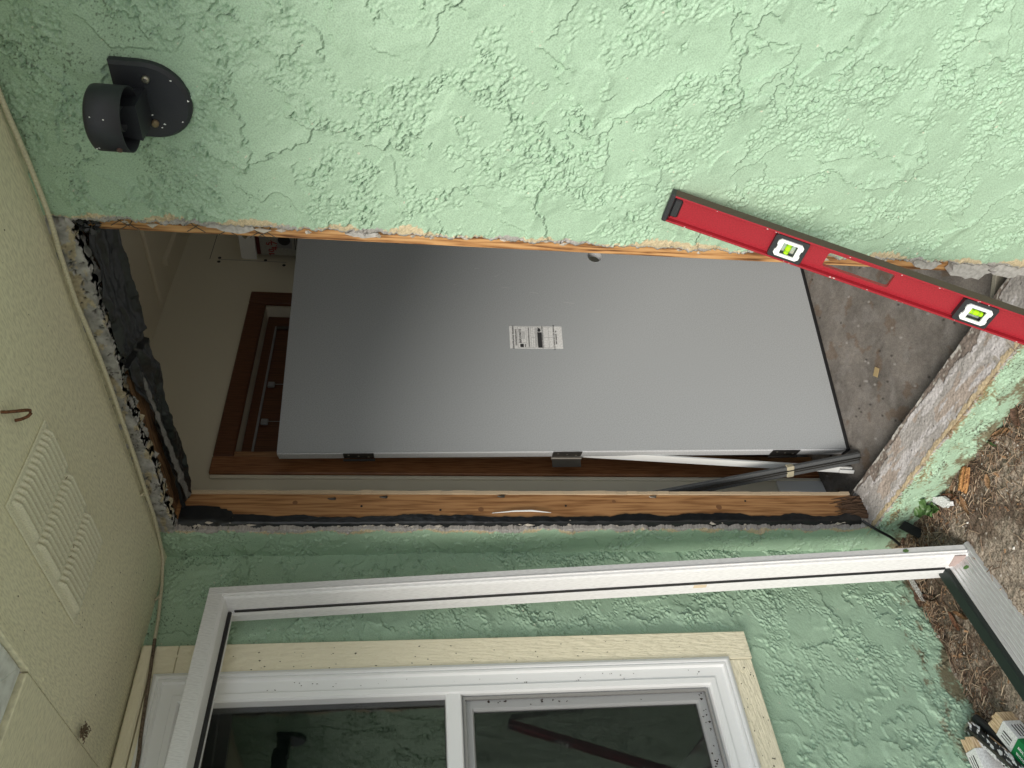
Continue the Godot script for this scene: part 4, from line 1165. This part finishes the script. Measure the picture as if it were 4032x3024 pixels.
# ------------------------------------------------------------------ red spirit level
func level() -> void:
	var up := Vector3(0.08919, 0.93054, -0.35517).normalized()
	var z := Vector3(0, 0, 1)
	z = (z - up * up.dot(z)).normalized()
	var x := up.cross(z).normalized()
	var o := thing("spirit_level", "long red spirit level leaning across the right edge of the opening", "level", Transform3D(Basis(x, up, z), Vector3(1.204, 0.952, 0.035) + x * 0.0))
	var L := 1.168
	var hw := 0.0268     # half the face height
	# web in lengths between the vial openings, the middle one with the hand hole
	var hole := PackedVector2Array()
	var raw := [Vector2(0.0145, -0.300), Vector2(-0.0145, -0.300), Vector2(-0.0145, -0.423), Vector2(0.0145, -0.423)]
	for i in 4:
		var a: Vector2 = raw[i]
		var pv: Vector2 = raw[(i + 3) % 4]
		var nx: Vector2 = raw[(i + 1) % 4]
		for k in 4:
			var u := k / 3.0
			var p0 := a + (pv - a).normalized() * 0.005
			var p1 := a + (nx - a).normalized() * 0.005
			hole.append(p0.lerp(a, u).lerp(a.lerp(p1, u), u))
	var ww := hw - 0.004
	put("web", span(Vector3(-ww, -0.199, -0.021), Vector3(ww, -0.012, -0.012)), M.red, o)
	put("web", holed(PackedVector2Array([Vector2(-ww, -0.547), Vector2(ww, -0.547), Vector2(ww, -0.261), Vector2(-ww, -0.261)]), hole, 0.009), M.red, o, Transform3D(Basis.IDENTITY, Vector3(0, 0, -0.0165)))
	put("web", span(Vector3(-ww, -L + 0.012, -0.021), Vector3(ww, -0.609, -0.012)), M.red, o)
	for sg in [-1.0, 1.0]:
		put("flange", span(Vector3(sg * (hw - 0.0035), -L + 0.006, -0.0245), Vector3(sg * hw, -0.006, 0.0), 0.0008), M.red, o)
		put("lip", span(Vector3(sg * (hw - 0.0055), -L + 0.008, -0.0225), Vector3(sg * (hw - 0.0036), -0.008, -0.0105), 0.0006), M.red, o)
	put("brown_edge", span(Vector3(hw, -L + 0.006, -0.0240), Vector3(hw + 0.0006, -0.006, -0.0010), 0.0002), dress(mat(lin(0.085, 0.050, 0.038), 0.5, 0.3), M.red.albedo_texture, null, Vector3(9, 9, 9)), o)  # thin dark brown strip along the outer face of the right flange
	for yy in [0.0, -L + 0.018]:
		put("end_cap", span(Vector3(-hw - 0.001, yy - 0.008, -0.0252), Vector3(hw + 0.001, yy + 0.002, 0.0008), 0.002), M.plastic_black, o)
		put("end_cap", span(Vector3(-0.018, yy - 0.024, -0.020), Vector3(0.018, yy - 0.0082, -0.006), 0.003), M.plastic_black, o)
	for e in [[-0.230, 0], [-0.578, 1]]:
		var c := Vector3(0, e[0], -0.006)
		# body with a clipped outline, black surround, white face, window with the vial
		var oct := func(w: float, h: float, cut: float) -> PackedVector2Array:
			return PackedVector2Array([Vector2(-w + cut, -h), Vector2(w - cut, -h), Vector2(w, -h + cut), Vector2(w, h - cut), Vector2(w - cut, h), Vector2(-w + cut, h), Vector2(-w, h - cut), Vector2(-w, -h + cut)])
		var win := PackedVector2Array([Vector2(-0.0115, -0.0135), Vector2(0.0115, -0.0135), Vector2(0.0115, 0.0135), Vector2(-0.0115, 0.0135)])
		var v := put("vial_block", holed(oct.call(0.0225, 0.031, 0.003), win.duplicate(), 0.012), M.plastic_black, o, Transform3D(Basis.IDENTITY, c))
		var wf := PackedVector2Array([Vector2(-0.0165, -0.019), Vector2(-0.012, -0.0235), Vector2(-0.006, -0.0235), Vector2(-0.004, -0.0215), Vector2(0.004, -0.0215), Vector2(0.006, -0.0235), Vector2(0.012, -0.0235), Vector2(0.0165, -0.019), Vector2(0.0165, 0.019), Vector2(0.012, 0.0235), Vector2(0.006, 0.0235), Vector2(0.004, 0.0215), Vector2(-0.004, 0.0215), Vector2(-0.006, 0.0235), Vector2(-0.012, 0.0235), Vector2(-0.0165, 0.019)])
		put("white_face", holed(wf, win.duplicate(), 0.004), M.plastic_white, v, Transform3D(Basis.IDENTITY, Vector3(0, 0, 0.0075)))
		put("clear_block", span(Vector3(-0.0115, -0.0135, -0.006), Vector3(0.0115, 0.0135, -0.004)), M.clear, v)
		var along := Vector3(1, 0, 0) if e[1] == 0 else Vector3(0, 1, 0)
		put("vial", tube_mesh([along * -0.0125, along * -0.006, along * 0.006, along * 0.0125], [0.0045, 0.0052, 0.0052, 0.0045], 14), mat(lin(0.42, 0.82, 0.01), 0.08), v)
		for k in [-0.0068, -0.0048, 0.0048, 0.0068]:
			put("vial_ring", tube_mesh([along * (k - 0.0003), along * (k + 0.0003)], 0.00535, 14), M.ink, v)
	var rng := RandomNumberGenerator.new()
	rng.seed = 21
	var s := begin()
	for i in 46: lump(s, Vector3((1.0 if i % 2 == 0 else -1.0) * (hw - 0.001 - rng.randf() * 0.002), -rng.randf() * L, 0.0002), Vector3(0.0007, 0.0014, 0.0003) * rng.randf_range(0.5, 1.5), rng)
	put("worn_specks", done(s), mat(lin(0.62, 0.48, 0.46), 0.6), o).set_meta("kind", "stuff")
	put("scratch", span(Vector3(hw, -0.655, -0.014), Vector3(hw + 0.0003, -0.607, -0.011)), M.red, o)

# ------------------------------------------------------------------ soffit, vent, cable, gutter
func eaves() -> void:
	var so := put("soffit", span(Vector3(-0.02, SOFFIT, -0.02), Vector3(3.1, SOFFIT + 0.012, 0.5735), 0.0), M.soffit)
	tag(so, "cream painted soffit boards under the eaves", "soffit", "", "structure")
	put("soffit_board", span(Vector3(-0.02, SOFFIT + 0.0005, 0.5755), Vector3(0.556, SOFFIT + 0.012, 7.0)), M.soffit_z, so)
	put("soffit_bead", span(Vector3(0.566, SOFFIT - 0.005, 0.563), Vector3(3.1, SOFFIT + 0.012, 0.5775), 0.002), M.soffit, so)
	put("soffit_bead", span(Vector3(0.557, SOFFIT - 0.003, 0.579), Vector3(0.566, SOFFIT + 0.012, 7.0), 0.002), M.soffit_z, so)
	for e in [0.072, 0.31, 0.49]: put("nail_head", tube_mesh([Vector3(e, SOFFIT + 0.001, 0.556), Vector3(e, SOFFIT - 0.0018, 0.556)], 0.006, 10), M.soffit, so)
	var fs := begin()
	var rng := RandomNumberGenerator.new()
	rng.seed = 6
	for i in 70: lump(fs, Vector3(rng.randf_range(0.1, 1.2), SOFFIT - 0.0004, rng.randf_range(0.02, 0.55)), Vector3(0.0022, 0.0006, 0.0014) * rng.randf_range(0.4, 1.3), rng)
	put("dirt_specks", done(fs), mat(lin(0.07, 0.055, 0.04), 0.95), so).set_meta("kind", "stuff")

	# gutter: white, mitred at the inner corner
	var gu := thing("gutter", "white gutter mitred at the corner beyond the soffit edge", "gutter")
	for k in 2:
		var s := begin()
		var a := 0.5785
		var y0 := SOFFIT + 0.004
		for e in [[0.0, 0.115, 0.0, 0.002], [0.0, 0.003, 0.002, 0.10], [0.112, 0.115, 0.002, 0.10]]:
			# each wall runs along the eave; its start is cut on the mitre
			var p0: float = a + e[0]
			var p1: float = a + e[1]
			var q := []
			for yy in [y0 + e[2], y0 + e[3]]:
				q.append([Vector3(p0 + 0.001, yy, p0 + (0.001 if k == 0 else 0.0)), Vector3(p1, yy, p1 + 0.0), Vector3(3.1, yy, p1), Vector3(3.1, yy, p0)])
			var ctr := Vector3.ZERO
			for i in 4: ctr += (q[0][i] + q[1][i]) / 8.0
			for i in 4:
				var f := [q[0][i], q[0][(i + 1) % 4], q[1][(i + 1) % 4], q[1][i]]
				quad_k(s, f, ctr, k)
			quad_k(s, q[0], ctr, k)
			quad_k(s, q[1], ctr, k)
		put("gutter_run", done(s), M.gutter, gu)
	put("mitre_strip", beam_flat(Vector3(0.588, SOFFIT + 0.0035, 0.588), Vector3(0.690, SOFFIT + 0.0035, 0.690), 0.010), M.gutter, gu)

	# vent of three banks of louvers
	var v := thing("soffit_vent", "cream louvered vent plate set in the soffit", "vent", Transform3D(Basis.IDENTITY, Vector3(0.6385, SOFFIT, 0.336)))
	put("plate", bx(Vector3(0.392, 0.004, 0.186), Vector3(0, -0.002, 0), 0.0015), M.vent, v)
	var s2 := begin()
	s2.set_smooth_group(0)
	var segs := 7
	var half := 0.0595
	for i in segs:
		for j in 12:
			var q := []
			for e in [[i, j], [i + 1, j], [i + 1, j + 1], [i, j + 1]]:
				var a: float = PI * e[0] / segs
				var xx: float = -half + 2.0 * half * e[1] / 12.0
				var endf: float = minf(1.0, sqrt(maxf(0.0, 1.0 - pow(absf(xx) / half, 10.0))))
				q.append(Vector3(xx, -0.0105 * sin(a) * (1.0 + 0.45 * cos(a)) * endf, -0.0046 * cos(a)))
			face(s2, q, Vector3(q[0].x, 0.01, 0.0))
	var slat := done(s2)
	for c in 3:
		for r in 13:
			put("slat", slat, M.vent, v, Transform3D(Basis.IDENTITY, Vector3(-0.126 + 0.126 * c + 0.002, -0.0038, -0.078 + 0.0128 * r)))
	for e in [Vector2(-0.188, -0.086), Vector2(0.188, -0.086), Vector2(-0.188, 0.086), Vector2(0.188, 0.086), Vector2(0.0, 0.086)]:
		put("screw", tube_mesh([Vector3(e.x, -0.003, e.y), Vector3(e.x, -0.006, e.y)], 0.004, 10), M.vent, v)
	var db := begin()
	for i in 26:
		var pp := Vector3(rng.randf_range(-0.18, 0.12), -0.0088, rng.randf_range(-0.08, 0.03))
		tube(db, [pp, pp + Vector3(rng.randf_range(-0.008, 0.008), -0.001, rng.randf_range(-0.008, 0.008))], 0.0006, 4)
	put("dirt_specks", done(db), M.web, v).set_meta("kind", "stuff")

	# rusty hook
	var hk := put("rusty_hook", tube_mesh(smooth([Vector3(0.952, SOFFIT + 0.002, 0.333), Vector3(0.950, SOFFIT - 0.006, 0.331), Vector3(0.940, SOFFIT - 0.013, 0.320), Vector3(0.927, SOFFIT - 0.018, 0.306), Vector3(0.917, SOFFIT - 0.020, 0.297), Vector3(0.911, SOFFIT - 0.020, 0.298), Vector3(0.910, SOFFIT - 0.017, 0.304), Vector3(0.914, SOFFIT - 0.011, 0.314), Vector3(0.918, SOFFIT - 0.006, 0.320)]), 0.0028, 8), M.rust)
	tag(hk, "rusty brown hook screwed into the soffit near the vent", "hook")
	# wasp-like scrap of old nest
	var nest := begin()
	var nc := Vector3(0.258, SOFFIT - 0.006, 0.566)
	for i in 30:
		var d := Vector3(rng.randf_range(-1, 1), rng.randf_range(-0.5, 0.1), rng.randf_range(-1, 1)) * 0.016
		tube(nest, [nc + d * 0.3, nc + d + Vector3(0, -0.004, 0), nc + d + Vector3(rng.randf_range(-0.012, 0.012), -0.002, rng.randf_range(-0.008, 0.008))], 0.0009, 4)
	for i in 10: lump(nest, nc + Vector3(rng.randf_range(-0.014, 0.014), rng.randf_range(-0.008, 0.0), rng.randf_range(-0.008, 0.008)), Vector3(0.004, 0.003, 0.004), rng)
	var no := put("cobweb_clump", done(nest), M.web)
	tag(no, "grey brown clump of cobweb and debris on the soffit seam", "cobweb")

	# cable along both walls
	var cb := thing("cable", "painted cable sagging along the top of both walls under the soffit", "cable")
	var pts := [Vector3(1.60, 2.034, 0.016), Vector3(1.42, 2.036, 0.016), Vector3(1.305, 2.034, 0.016), Vector3(1.255, 2.031, 0.016), Vector3(1.198, 2.028, 0.016), Vector3(1.101, 2.026, 0.016), Vector3(1.02, 2.029, 0.018), Vector3(0.913, 2.030, 0.020), Vector3(0.827, 2.025, 0.021), Vector3(0.719, 2.022, 0.021), Vector3(0.575, 2.023, 0.020), Vector3(0.452, 2.024, 0.020), Vector3(0.315, 2.027, 0.020), Vector3(0.225, 2.028, 0.020), Vector3(0.12, 2.034, 0.020), Vector3(0.05, 2.037, 0.030), Vector3(0.020, 2.036, 0.060), Vector3(0.014, 2.031, 0.095), Vector3(0.014, 2.026, 0.135), Vector3(0.015, 2.018, 0.196), Vector3(0.026, 2.011, 0.255)]
	put("sheath", tube_mesh(smooth(pts), 0.0042, 8), M.cable, cb)
	put("bare_run", tube_mesh(smooth([Vector3(0.026, 2.011, 0.255), Vector3(0.036, 2.003, 0.31), Vector3(0.040, 1.997, 0.364), Vector3(0.040, 1.990, 0.441), Vector3(0.040, 1.985, 0.494), Vector3(0.040, 1.978, 0.554), Vector3(0.040, 1.97, 0.75)]), 0.0042, 8), M.cable_dark, cb)
	for e in [Vector3(0.313, 2.030, 0.018), Vector3(0.014, 2.028, 0.132)]:
		put("clip", bx(Vector3(0.012, 0.010, 0.012), Vector3.ZERO, 0.003), M.cable, cb, Transform3D(Basis.IDENTITY, e))
		put("clip_nail", tube_mesh([e + Vector3(0, 0.004, 0), e + Vector3(-0.004, 0.011, 0.006)], 0.003, 8), M.cable, cb)

	# frieze moulding over the window
	var fz := put("frieze_moulding", span(Vector3(0.001, 2.006, 0.270), Vector3(0.030, 2.036, 7.0), 0.004), M.cream_z)
	tag(fz, "cream moulding strip between the soffit and the window top", "moulding")

func beam_flat(a: Vector3, b: Vector3, w: float) -> ArrayMesh:
	var d := (b - a).normalized()
	var sd := d.cross(Vector3.UP).normalized()
	var s := begin()
	box(s, Vector3.ZERO, Vector3((b - a).length(), 0.0012, w), 0.0, Transform3D(Basis(d, Vector3.UP, sd), (a + b) / 2.0))
	return done(s)

func quad_k(s: SurfaceTool, f: Array, ctr: Vector3, k: int) -> void:
	if k == 0:
		face(s, f, ctr)
	else:
		var g := []
		for p in f: g.append(Vector3(p.z, p.y, p.x))
		face(s, g, Vector3(ctr.z, ctr.y, ctr.x))

func smooth(p: Array) -> Array:
	var c := Curve3D.new()
	for i in p.size():
		var t: Vector3 = (p[mini(i + 1, p.size() - 1)] - p[maxi(i - 1, 0)]) / 6.0
		c.add_point(p[i], -t, t)
	c.bake_interval = 0.012
	return Array(c.get_baked_points())

# ------------------------------------------------------------------ things lying on the soil
func leaf_mesh(l: float, w: float, curl: float, seed_: int) -> ArrayMesh:
	var fn := func(i: int, j: int) -> Array:
		var u := i / 10.0
		var k := (j - 3) / 3.0
		var ww := w * pow(sin(PI * clampf(u * 0.96 + 0.02, 0.0, 1.0)), 0.75) * (1.0 + 0.12 * sin(u * 17.0 + seed_))
		var y := curl * k * k * w + 0.10 * l * sin(u * 3.0 + seed_) * 0.5 - 0.10 * absf(k) * w + 0.03 * w * sin(u * 20.0 + k * 3.0)
		return [Vector3((u - 0.5) * l, y, k * ww * 0.5), Color.WHITE]
	return sheet(11, 7, fn, Vector3.UP, false)

func soil_y(_x: float, _z: float) -> float:
	return GROUND + 0.003

func litter() -> void:
	var rng := RandomNumberGenerator.new()
	rng.seed = 42
	# needles, twigs and shreds: uncountable
	var nd := begin()
	tube(nd, [Vector3(-0.5, 0, 0), Vector3(-0.17, 0.008, 0.012), Vector3(0.17, 0.010, -0.006), Vector3(0.5, 0, 0.008)], [0.010, 0.014, 0.014, 0.008], 4)
	var mm := MultiMesh.new()
	mm.transform_format = MultiMesh.TRANSFORM_3D
	mm.use_colors = true
	mm.mesh = done(nd)
	var N := 2600
	mm.instance_count = N
	for i in N:
		var px: float
		var pz: float
		if rng.randf() < 0.72:
			var d := absf(rng.randfn(0.0, 0.055)) + 0.004
			if rng.randf() < 0.55:
				px = rng.randf_range(0.0, 1.0); pz = d
				if px > 0.45: pz = d * 1.6
			else:
				px = d; pz = rng.randf_range(0.0, 0.75)
		else:
			px = rng.randf_range(0.0, 1.3); pz = rng.randf_range(0.0, 1.0)
		var l := rng.randf_range(0.008, 0.05)
		var b := Basis(Vector3.UP, rng.randf() * TAU) * Basis(Vector3.BACK, rng.randfn(0.0, 0.12))
		var th := l * rng.randf_range(0.5, 1.3) if l < 0.02 else 0.02 * rng.randf_range(0.6, 1.5)
		b = b * Basis.from_scale(Vector3(l, th * 3.6, th * 3.6))
		mm.set_instance_transform(i, Transform3D(b, Vector3(px, GROUND + 0.004 + 0.010 * exp(-minf(px, pz) / 0.05) * rng.randf() + rng.randf() * 0.004, pz)))
		var t := rng.randf()
		var c := Color(0.24, 0.155, 0.10).lerp(Color(0.56, 0.45, 0.33), t * t)
		if rng.randf() < 0.3: c = Color(0.09, 0.055, 0.035)
		mm.set_instance_color(i, c)
	# flat shreds of bark and leaf
	var chip := begin()
	box(chip, Vector3.ZERO, Vector3(1.0, 0.10, 0.42), 0.0)
	box(chip, Vector3(0.32, 0.03, 0.10), Vector3(0.5, 0.08, 0.3), 0.0, Transform3D(Basis(Vector3.UP, 0.5)))
	var cm := MultiMesh.new()
	cm.transform_format = MultiMesh.TRANSFORM_3D
	cm.use_colors = true
	cm.mesh = done(chip)
	cm.instance_count = 1500
	for i in 1500:
		var d := absf(rng.randfn(0.0, 0.075)) + 0.003
		var px := rng.randf_range(0.0, 1.1)
		var pz := d * (1.0 if px < 0.45 else 1.7)
		if i % 3 == 0:
			pz = px * 0.7; px = d
		elif i % 7 == 0: pz = rng.randf_range(0.0, 0.9)
		var l := 0.003 + 0.012 * rng.randf() * rng.randf()
		cm.set_instance_transform(i, Transform3D(Basis(Vector3.UP, rng.randf() * TAU) * Basis(Vector3.BACK, rng.randfn(0.0, 0.3)) * Basis.from_scale(Vector3(l, l, l)), Vector3(px, GROUND + 0.004 + 0.006 * rng.randf(), pz)))
		cm.set_instance_color(i, [Color(0.20, 0.11, 0.06), Color(0.34, 0.20, 0.11), Color(0.10, 0.065, 0.045), Color(0.30, 0.24, 0.18)][rng.randi() % 4] * rng.randf_range(0.7, 1.2))
	var ci := MultiMeshInstance3D.new()
	ci.name = "bark_litter"
	ci.multimesh = cm
	ci.material_override = M.twig
	add_child(ci)
	tag(ci, "small brown shreds of bark and leaf strewn over the soil", "litter", "", "stuff")
	var mi := MultiMeshInstance3D.new()
	mi.name = "pine_litter"
	mi.multimesh = mm
	mi.material_override = M.twig
	add_child(mi)
	tag(mi, "dry needles, twigs and shreds strewn over the soil along the walls", "litter", "", "stuff")
	# pale chips of paint and grit
	var gr := begin()
	for i in 170:
		var px := rng.randf_range(-0.02, 1.1)
		var pz := rng.randf_range(0.0, 0.9)
		if rng.randf() < 0.4: pz = rng.randf() * 0.15
		var r := rng.randf_range(0.0012, 0.0045)
		lump(gr, Vector3(px, GROUND + 0.005, pz), Vector3(r, r * 0.6, r), rng)
	var go := put("pale_grit", done(gr), mat(lin(0.66, 0.64, 0.60), 0.9))
	tag(go, "pale crumbs of plaster and paint scattered on the soil", "grit", "", "stuff")

	# dead leaves one can pick out
	var kinds := [leaf_mesh(0.055, 0.020, 0.5, 1), leaf_mesh(0.045, 0.024, -0.4, 2), leaf_mesh(0.065, 0.017, 0.7, 3), leaf_mesh(0.038, 0.022, 0.3, 4)]
	var mats := [M.dead_a, M.dead_b, M.dead_c]
	for i in 28:
		var d := 0.010 + absf(rng.randfn(0.0, 0.05))
		var pos := Vector3(rng.randf_range(0.05, 0.85), GROUND + 0.010, d + 0.004)
		if i % 5 < 2: pos = Vector3(d, GROUND + 0.010, rng.randf_range(0.05, 0.62))
		var o := put("dead_leaf", kinds[i % 4], mats[(i / 2) % 3], null, Transform3D(Basis(Vector3.UP, rng.randf() * TAU) * Basis(Vector3.RIGHT, rng.randfn(0.0, 0.35)) * Basis.from_scale(Vector3.ONE * rng.randf_range(0.6, 1.05)), pos))
		tag(o, "small curled brown dead leaf among the litter at the wall foot", "leaf", "dead leaves along the foot of the walls")
	for e in [["long reddish dead leaf beside the white foam scrap", Vector3(0.318, 0, -0.0 + 0.030), 2.6, 0, 1.25, 2], ["pointed tan dead leaf lying on open soil right of the split wood chunk", Vector3(0.466, 0, 0.085), 0.9, 1, 1.0, 3], ["broad yellow brown dead leaf between the weed and the wood chunk", Vector3(0.325, 0, 0.012), 0.3, 1, 1.15, 1], ["dark curled leaf against the stucco by the level", Vector3(0.660, 0, 0.020), 1.2, 2, 1.2, 0]]:
		var o := put("dead_leaf", kinds[e[5]], mats[e[3]], null, Transform3D(Basis(Vector3.UP, e[2]) * Basis.from_scale(Vector3.ONE * e[4]), e[1] + Vector3(0, GROUND + 0.012, 0)))
		tag(o, e[0], "leaf", "dead leaves along the foot of the walls")

	# split wood chunk
	var s := begin()
	var a := Vector3(0.430, GROUND + 0.013, -0.028)
	var b := Vector3(0.372, GROUND + 0.014, 0.050)
	a.z = 0.006
	for k in 7:
		var off := Vector3(0.0, 0.003 * sin(k * 2.0), 0.0) + (b - a).normalized().cross(Vector3.UP) * (k - 3) * 0.0042
		tube(s, [a + off + (b - a) * (0.03 * (k % 3)), a.lerp(b, 0.5) + off * 1.15, b + off - (b - a) * 0.05 * ((k * 5) % 3)], [0.0035, 0.0055, 0.0045], 5)
	var ck := put("wood_chunk", done(s), M.chip)
	tag(ck, "split chunk of orange wood lying on the soil below the sill", "wood chunk")
	# white foam scrap
	var q := PackedVector2Array()
	for k in 18:
		var t := TAU * k / 18.0
		q.append(Vector2(cos(t) * 0.037 * (1.0 + 0.16 * sin(k * 2.7)), sin(t) * 0.014 * (1.0 + 0.2 * sin(k * 1.9))))
	var fo := put("foam_scrap", prism_mesh(q, -0.004, 0.006), M.foam, null, Transform3D(Basis(Vector3.UP, -0.78) * Basis(Vector3.RIGHT, -PI / 2.0 + 0.12), Vector3(0.298, GROUND + 0.020, 0.030)))
	var fb := begin()
	for k in 26: lump(fb, Vector3(rng.randf_range(-0.034, 0.034), rng.randf_range(-0.013, 0.013), 0.0055), Vector3(0.005, 0.004, 0.002) * rng.randf_range(0.6, 1.3), rng)
	put("broken_beads", done(fb), M.foam, fo).set_meta("kind", "stuff")
	tag(fo, "torn white foam scrap on the soil beside the weed", "foam")
	# weed with rounded leaves
	var wd := thing("weed", "small green weed with rounded leaves at the foot of the sill wall", "weed", Transform3D(Basis.IDENTITY, Vector3(0.250, GROUND + 0.004, 0.010)))
	var lf := leaf_mesh(0.046, 0.036, 0.35, 7)
	for e in [[0.3, 0.5, 0.045, 1.0], [1.9, 0.8, 0.030, 0.9], [3.3, 0.35, 0.038, 1.1], [4.6, 0.6, 0.022, 0.85], [5.5, 0.2, 0.016, 0.9]]:
		var bs := Basis(Vector3.UP, e[0]) * Basis(Vector3.BACK, e[1])
		put("leaf", lf, M.leaf, wd, Transform3D(bs * Basis.from_scale(Vector3.ONE * e[3]), Vector3(cos(-e[0]) * 0.016, e[2], maxf(0.0, sin(-e[0])) * 0.016 + 0.006)))
		put("stem", tube_mesh([Vector3(0, 0, 0.002), Vector3(cos(-e[0]) * 0.004, e[2] * 0.6, 0.004), Vector3(cos(-e[0]) * 0.008, e[2], maxf(0.0, sin(-e[0])) * 0.010 + 0.005)], 0.0009, 5), M.leaf, wd)
	# strips of grass and a loose green leaf
	var gs := put("grass_blade", leaf_mesh(0.06, 0.007, 0.4, 5), M.leaf, null, Transform3D(Basis(Vector3.UP, -0.95) * Basis(Vector3.BACK, 0.15), Vector3(0.545, GROUND + 0.015, 0.022)))
	tag(gs, "single green grass blade on the litter below the sill", "grass")
	# black strip of old flashing standing at the corner of the sill
	var bk := put("rubber_scrap", bx(Vector3(0.030, 0.070, 0.004), Vector3.ZERO, 0.0015), M.membrane, null, Transform3D(Basis(Vector3.UP, 0.35) * Basis(Vector3.RIGHT, -0.30) * Basis(Vector3.BACK, -0.35), Vector3(0.150, GROUND + 0.036, 0.026)))
	tag(bk, "crumpled black membrane scrap standing in the corner below the sill", "scrap")
	var tail := put("membrane_tail", tube_mesh(smooth([Vector3(0.134, 0.03, -0.018), Vector3(0.130, -0.005, 0.012), Vector3(0.104, -0.060, 0.022), Vector3(0.070, -0.105, 0.026)]), 0.0045, 6), M.membrane)
	tag(tail, "thin black membrane tail hanging from the foot of the left stud", "membrane")
	# white splintered strip behind the leaning frame
	s = begin()
	var p0 := Vector3(0.022, GROUND + 0.018, 0.082)
	var p1 := Vector3(0.026, GROUND + 0.012, 0.196)
	var rr := RandomNumberGenerator.new()
	rr.seed = 8
	for k in 6:
		var off := Vector3(0.0026 * (k - 2.5), 0.0, 0.0)
		tube(s, [p0 + off + Vector3(0, 0, rr.randf() * 0.02), p0.lerp(p1, 0.5) + off + Vector3(0, 0.004 * rr.randf(), 0), p1 + off - Vector3(0, 0, rr.randf() * 0.03)], [0.0018, 0.003, 0.0022], 5)
	var sp := put("white_splinter", done(s), M.splinter)
	tag(sp, "splintered white painted strip lying on the soil inside the leaning frame", "splinter")
	for e in [["rough white pebble near the wall inside the leaning frame", Vector3(0.010, 0, 0.295), 0.010], ["round pale pebble on the soil right of the wood chunk", Vector3(0.556, 0, 0.026), 0.007], ["flat grey stone chip by the foot of the frame", Vector3(0.060, 0, 0.062), 0.016]]:
		var st := begin()
		for k in 3: lump(st, e[1] + Vector3(0, GROUND + 0.008, 0), Vector3(e[2], e[2] * 0.6, e[2] * 0.8), rr)
		var o := put("pebble", done(st), mat(lin(0.55, 0.53, 0.48), 0.9))
		tag(o, e[0], "pebble")

	# bundles of wood shims in printed wrappers, and the caulking gun
	shims("bundle of wood shims in a white and green wrapper nearest the window wall", Vector3(0.0265, GROUND + 0.003, 0.580), deg_to_rad(-2.0), 0.040, 0.090)
	shims("bundle of wood shims in a green wrapper beside the frame threshold", Vector3(0.101, GROUND + 0.003, 0.5585), deg_to_rad(20.0), 0.047, 0.047)
	var cg := thing("caulking_gun", "black caulking gun smeared with white caulk lying between the shim bundles", "caulking gun")
	put("barrel", tube_mesh([Vector3(0.026, -0.080, 0.560), Vector3(0.113, -0.080, 0.684), Vector3(0.24, -0.080, 0.865)], 0.0145, 18), M.plastic_black, cg)
	put("rod", tube_mesh([Vector3(0.022, -0.110, 0.531), Vector3(0.109, -0.110, 0.655), Vector3(0.23, -0.110, 0.83)], 0.0115, 14), M.plastic_black, cg)
	put("front_ring", tube_mesh([Vector3(0.0218, -0.080, 0.5535), Vector3(0.0262, -0.080, 0.5600)], 0.0165, 18), M.steel, cg)
	put("plunger_rod", tube_mesh([Vector3(0.030, -0.0635, 0.560), Vector3(0.118, -0.0635, 0.684), Vector3(0.21, -0.0635, 0.815)], 0.0038, 10), M.steel_dark, cg)
	var cs := begin()
	var ga := Vector3(0.026, -0.080, 0.560)
	var gb := Vector3(0.24, -0.080, 0.865)
	var gx := (gb - ga).normalized()
	var gn := gx.cross(Vector3.UP).normalized()
	for k in 420:
		var u := rr.randf() * 0.75
		var t := rr.randf_range(-1.3, 1.9)
		if nb.get_noise_2d(u * 14.0, t * 0.9) < 0.05: continue
		lump(cs, ga.lerp(gb, u) + (Vector3.UP * cos(t) - gn * sin(t)) * 0.0145, Vector3(0.0055, 0.0014, 0.0085) * rr.randf_range(0.3, 1.2), rr)
	for k in 20:
		var t := TAU * k / 20.0
		lump(cs, ga - gx * 0.005 + (Vector3.UP * cos(t) - gn * sin(t)) * (0.008 + 0.008 * rr.randf()), Vector3(0.004, 0.004, 0.0025), rr)
	put("caulk_smear", done(cs), M.foam, cg).set_meta("kind", "stuff")

func shims(label: String, at: Vector3, yaw: float, w: float, h: float) -> void:
	var o := thing("shim_bundle", label, "shims", Transform3D(Basis(Vector3.UP, yaw), at), "bundles of wood shims by the window wall")
	# local z runs along the bundle, away from its bare end; the shims stand on edge
	var l := 0.30
	for k in 6:
		var sw := w / 6.0
		put("shim", bx(Vector3(sw - 0.0005, h - 0.0008 * ((k * 5) % 3), l), Vector3(-w / 2.0 + sw * (k + 0.5), h / 2.0, l / 2.0 + 0.0022 * ((k * 7) % 3)), 0.0007), M.wood_pale, o)
	var wr := put("wrapper", bx(Vector3(w + 0.002, h + 0.002, l - 0.04), Vector3(0, h / 2.0, l / 2.0 + 0.012), 0.001), M.paper, o)
	put("green_band", bx(Vector3(w + 0.003, h + 0.003, l - 0.09), Vector3(0, h / 2.0, l / 2.0 + 0.040), 0.001), M.green_print, wr)
	var top := Basis(Vector3(0, 0, 1), Vector3(1, 0, 0), Vector3(0, 1, 0))
	text(wr, "MULTI-PURPOSE", 0.007, M.plastic_white, Transform3D(top, Vector3(0.006, h + 0.0019, 0.132)))
	text(wr, "WOOD SHIMS", 0.007, M.plastic_white, Transform3D(top, Vector3(-0.010, h + 0.0019, 0.128)))
	var ln := begin()
	for k in 3: box(ln, Vector3(-0.012 + 0.008 * k, h + 0.0012, 0.060), Vector3(0.0022 if k < 2 else 0.004, 0.0004, 0.030))
	for k in 4: box(ln, Vector3(w / 2.0 + 0.0012, 0.010 + 0.008 * k, 0.062), Vector3(0.0004, 0.003, 0.034))
	put("print_line", done(ln), M.ink, wr)
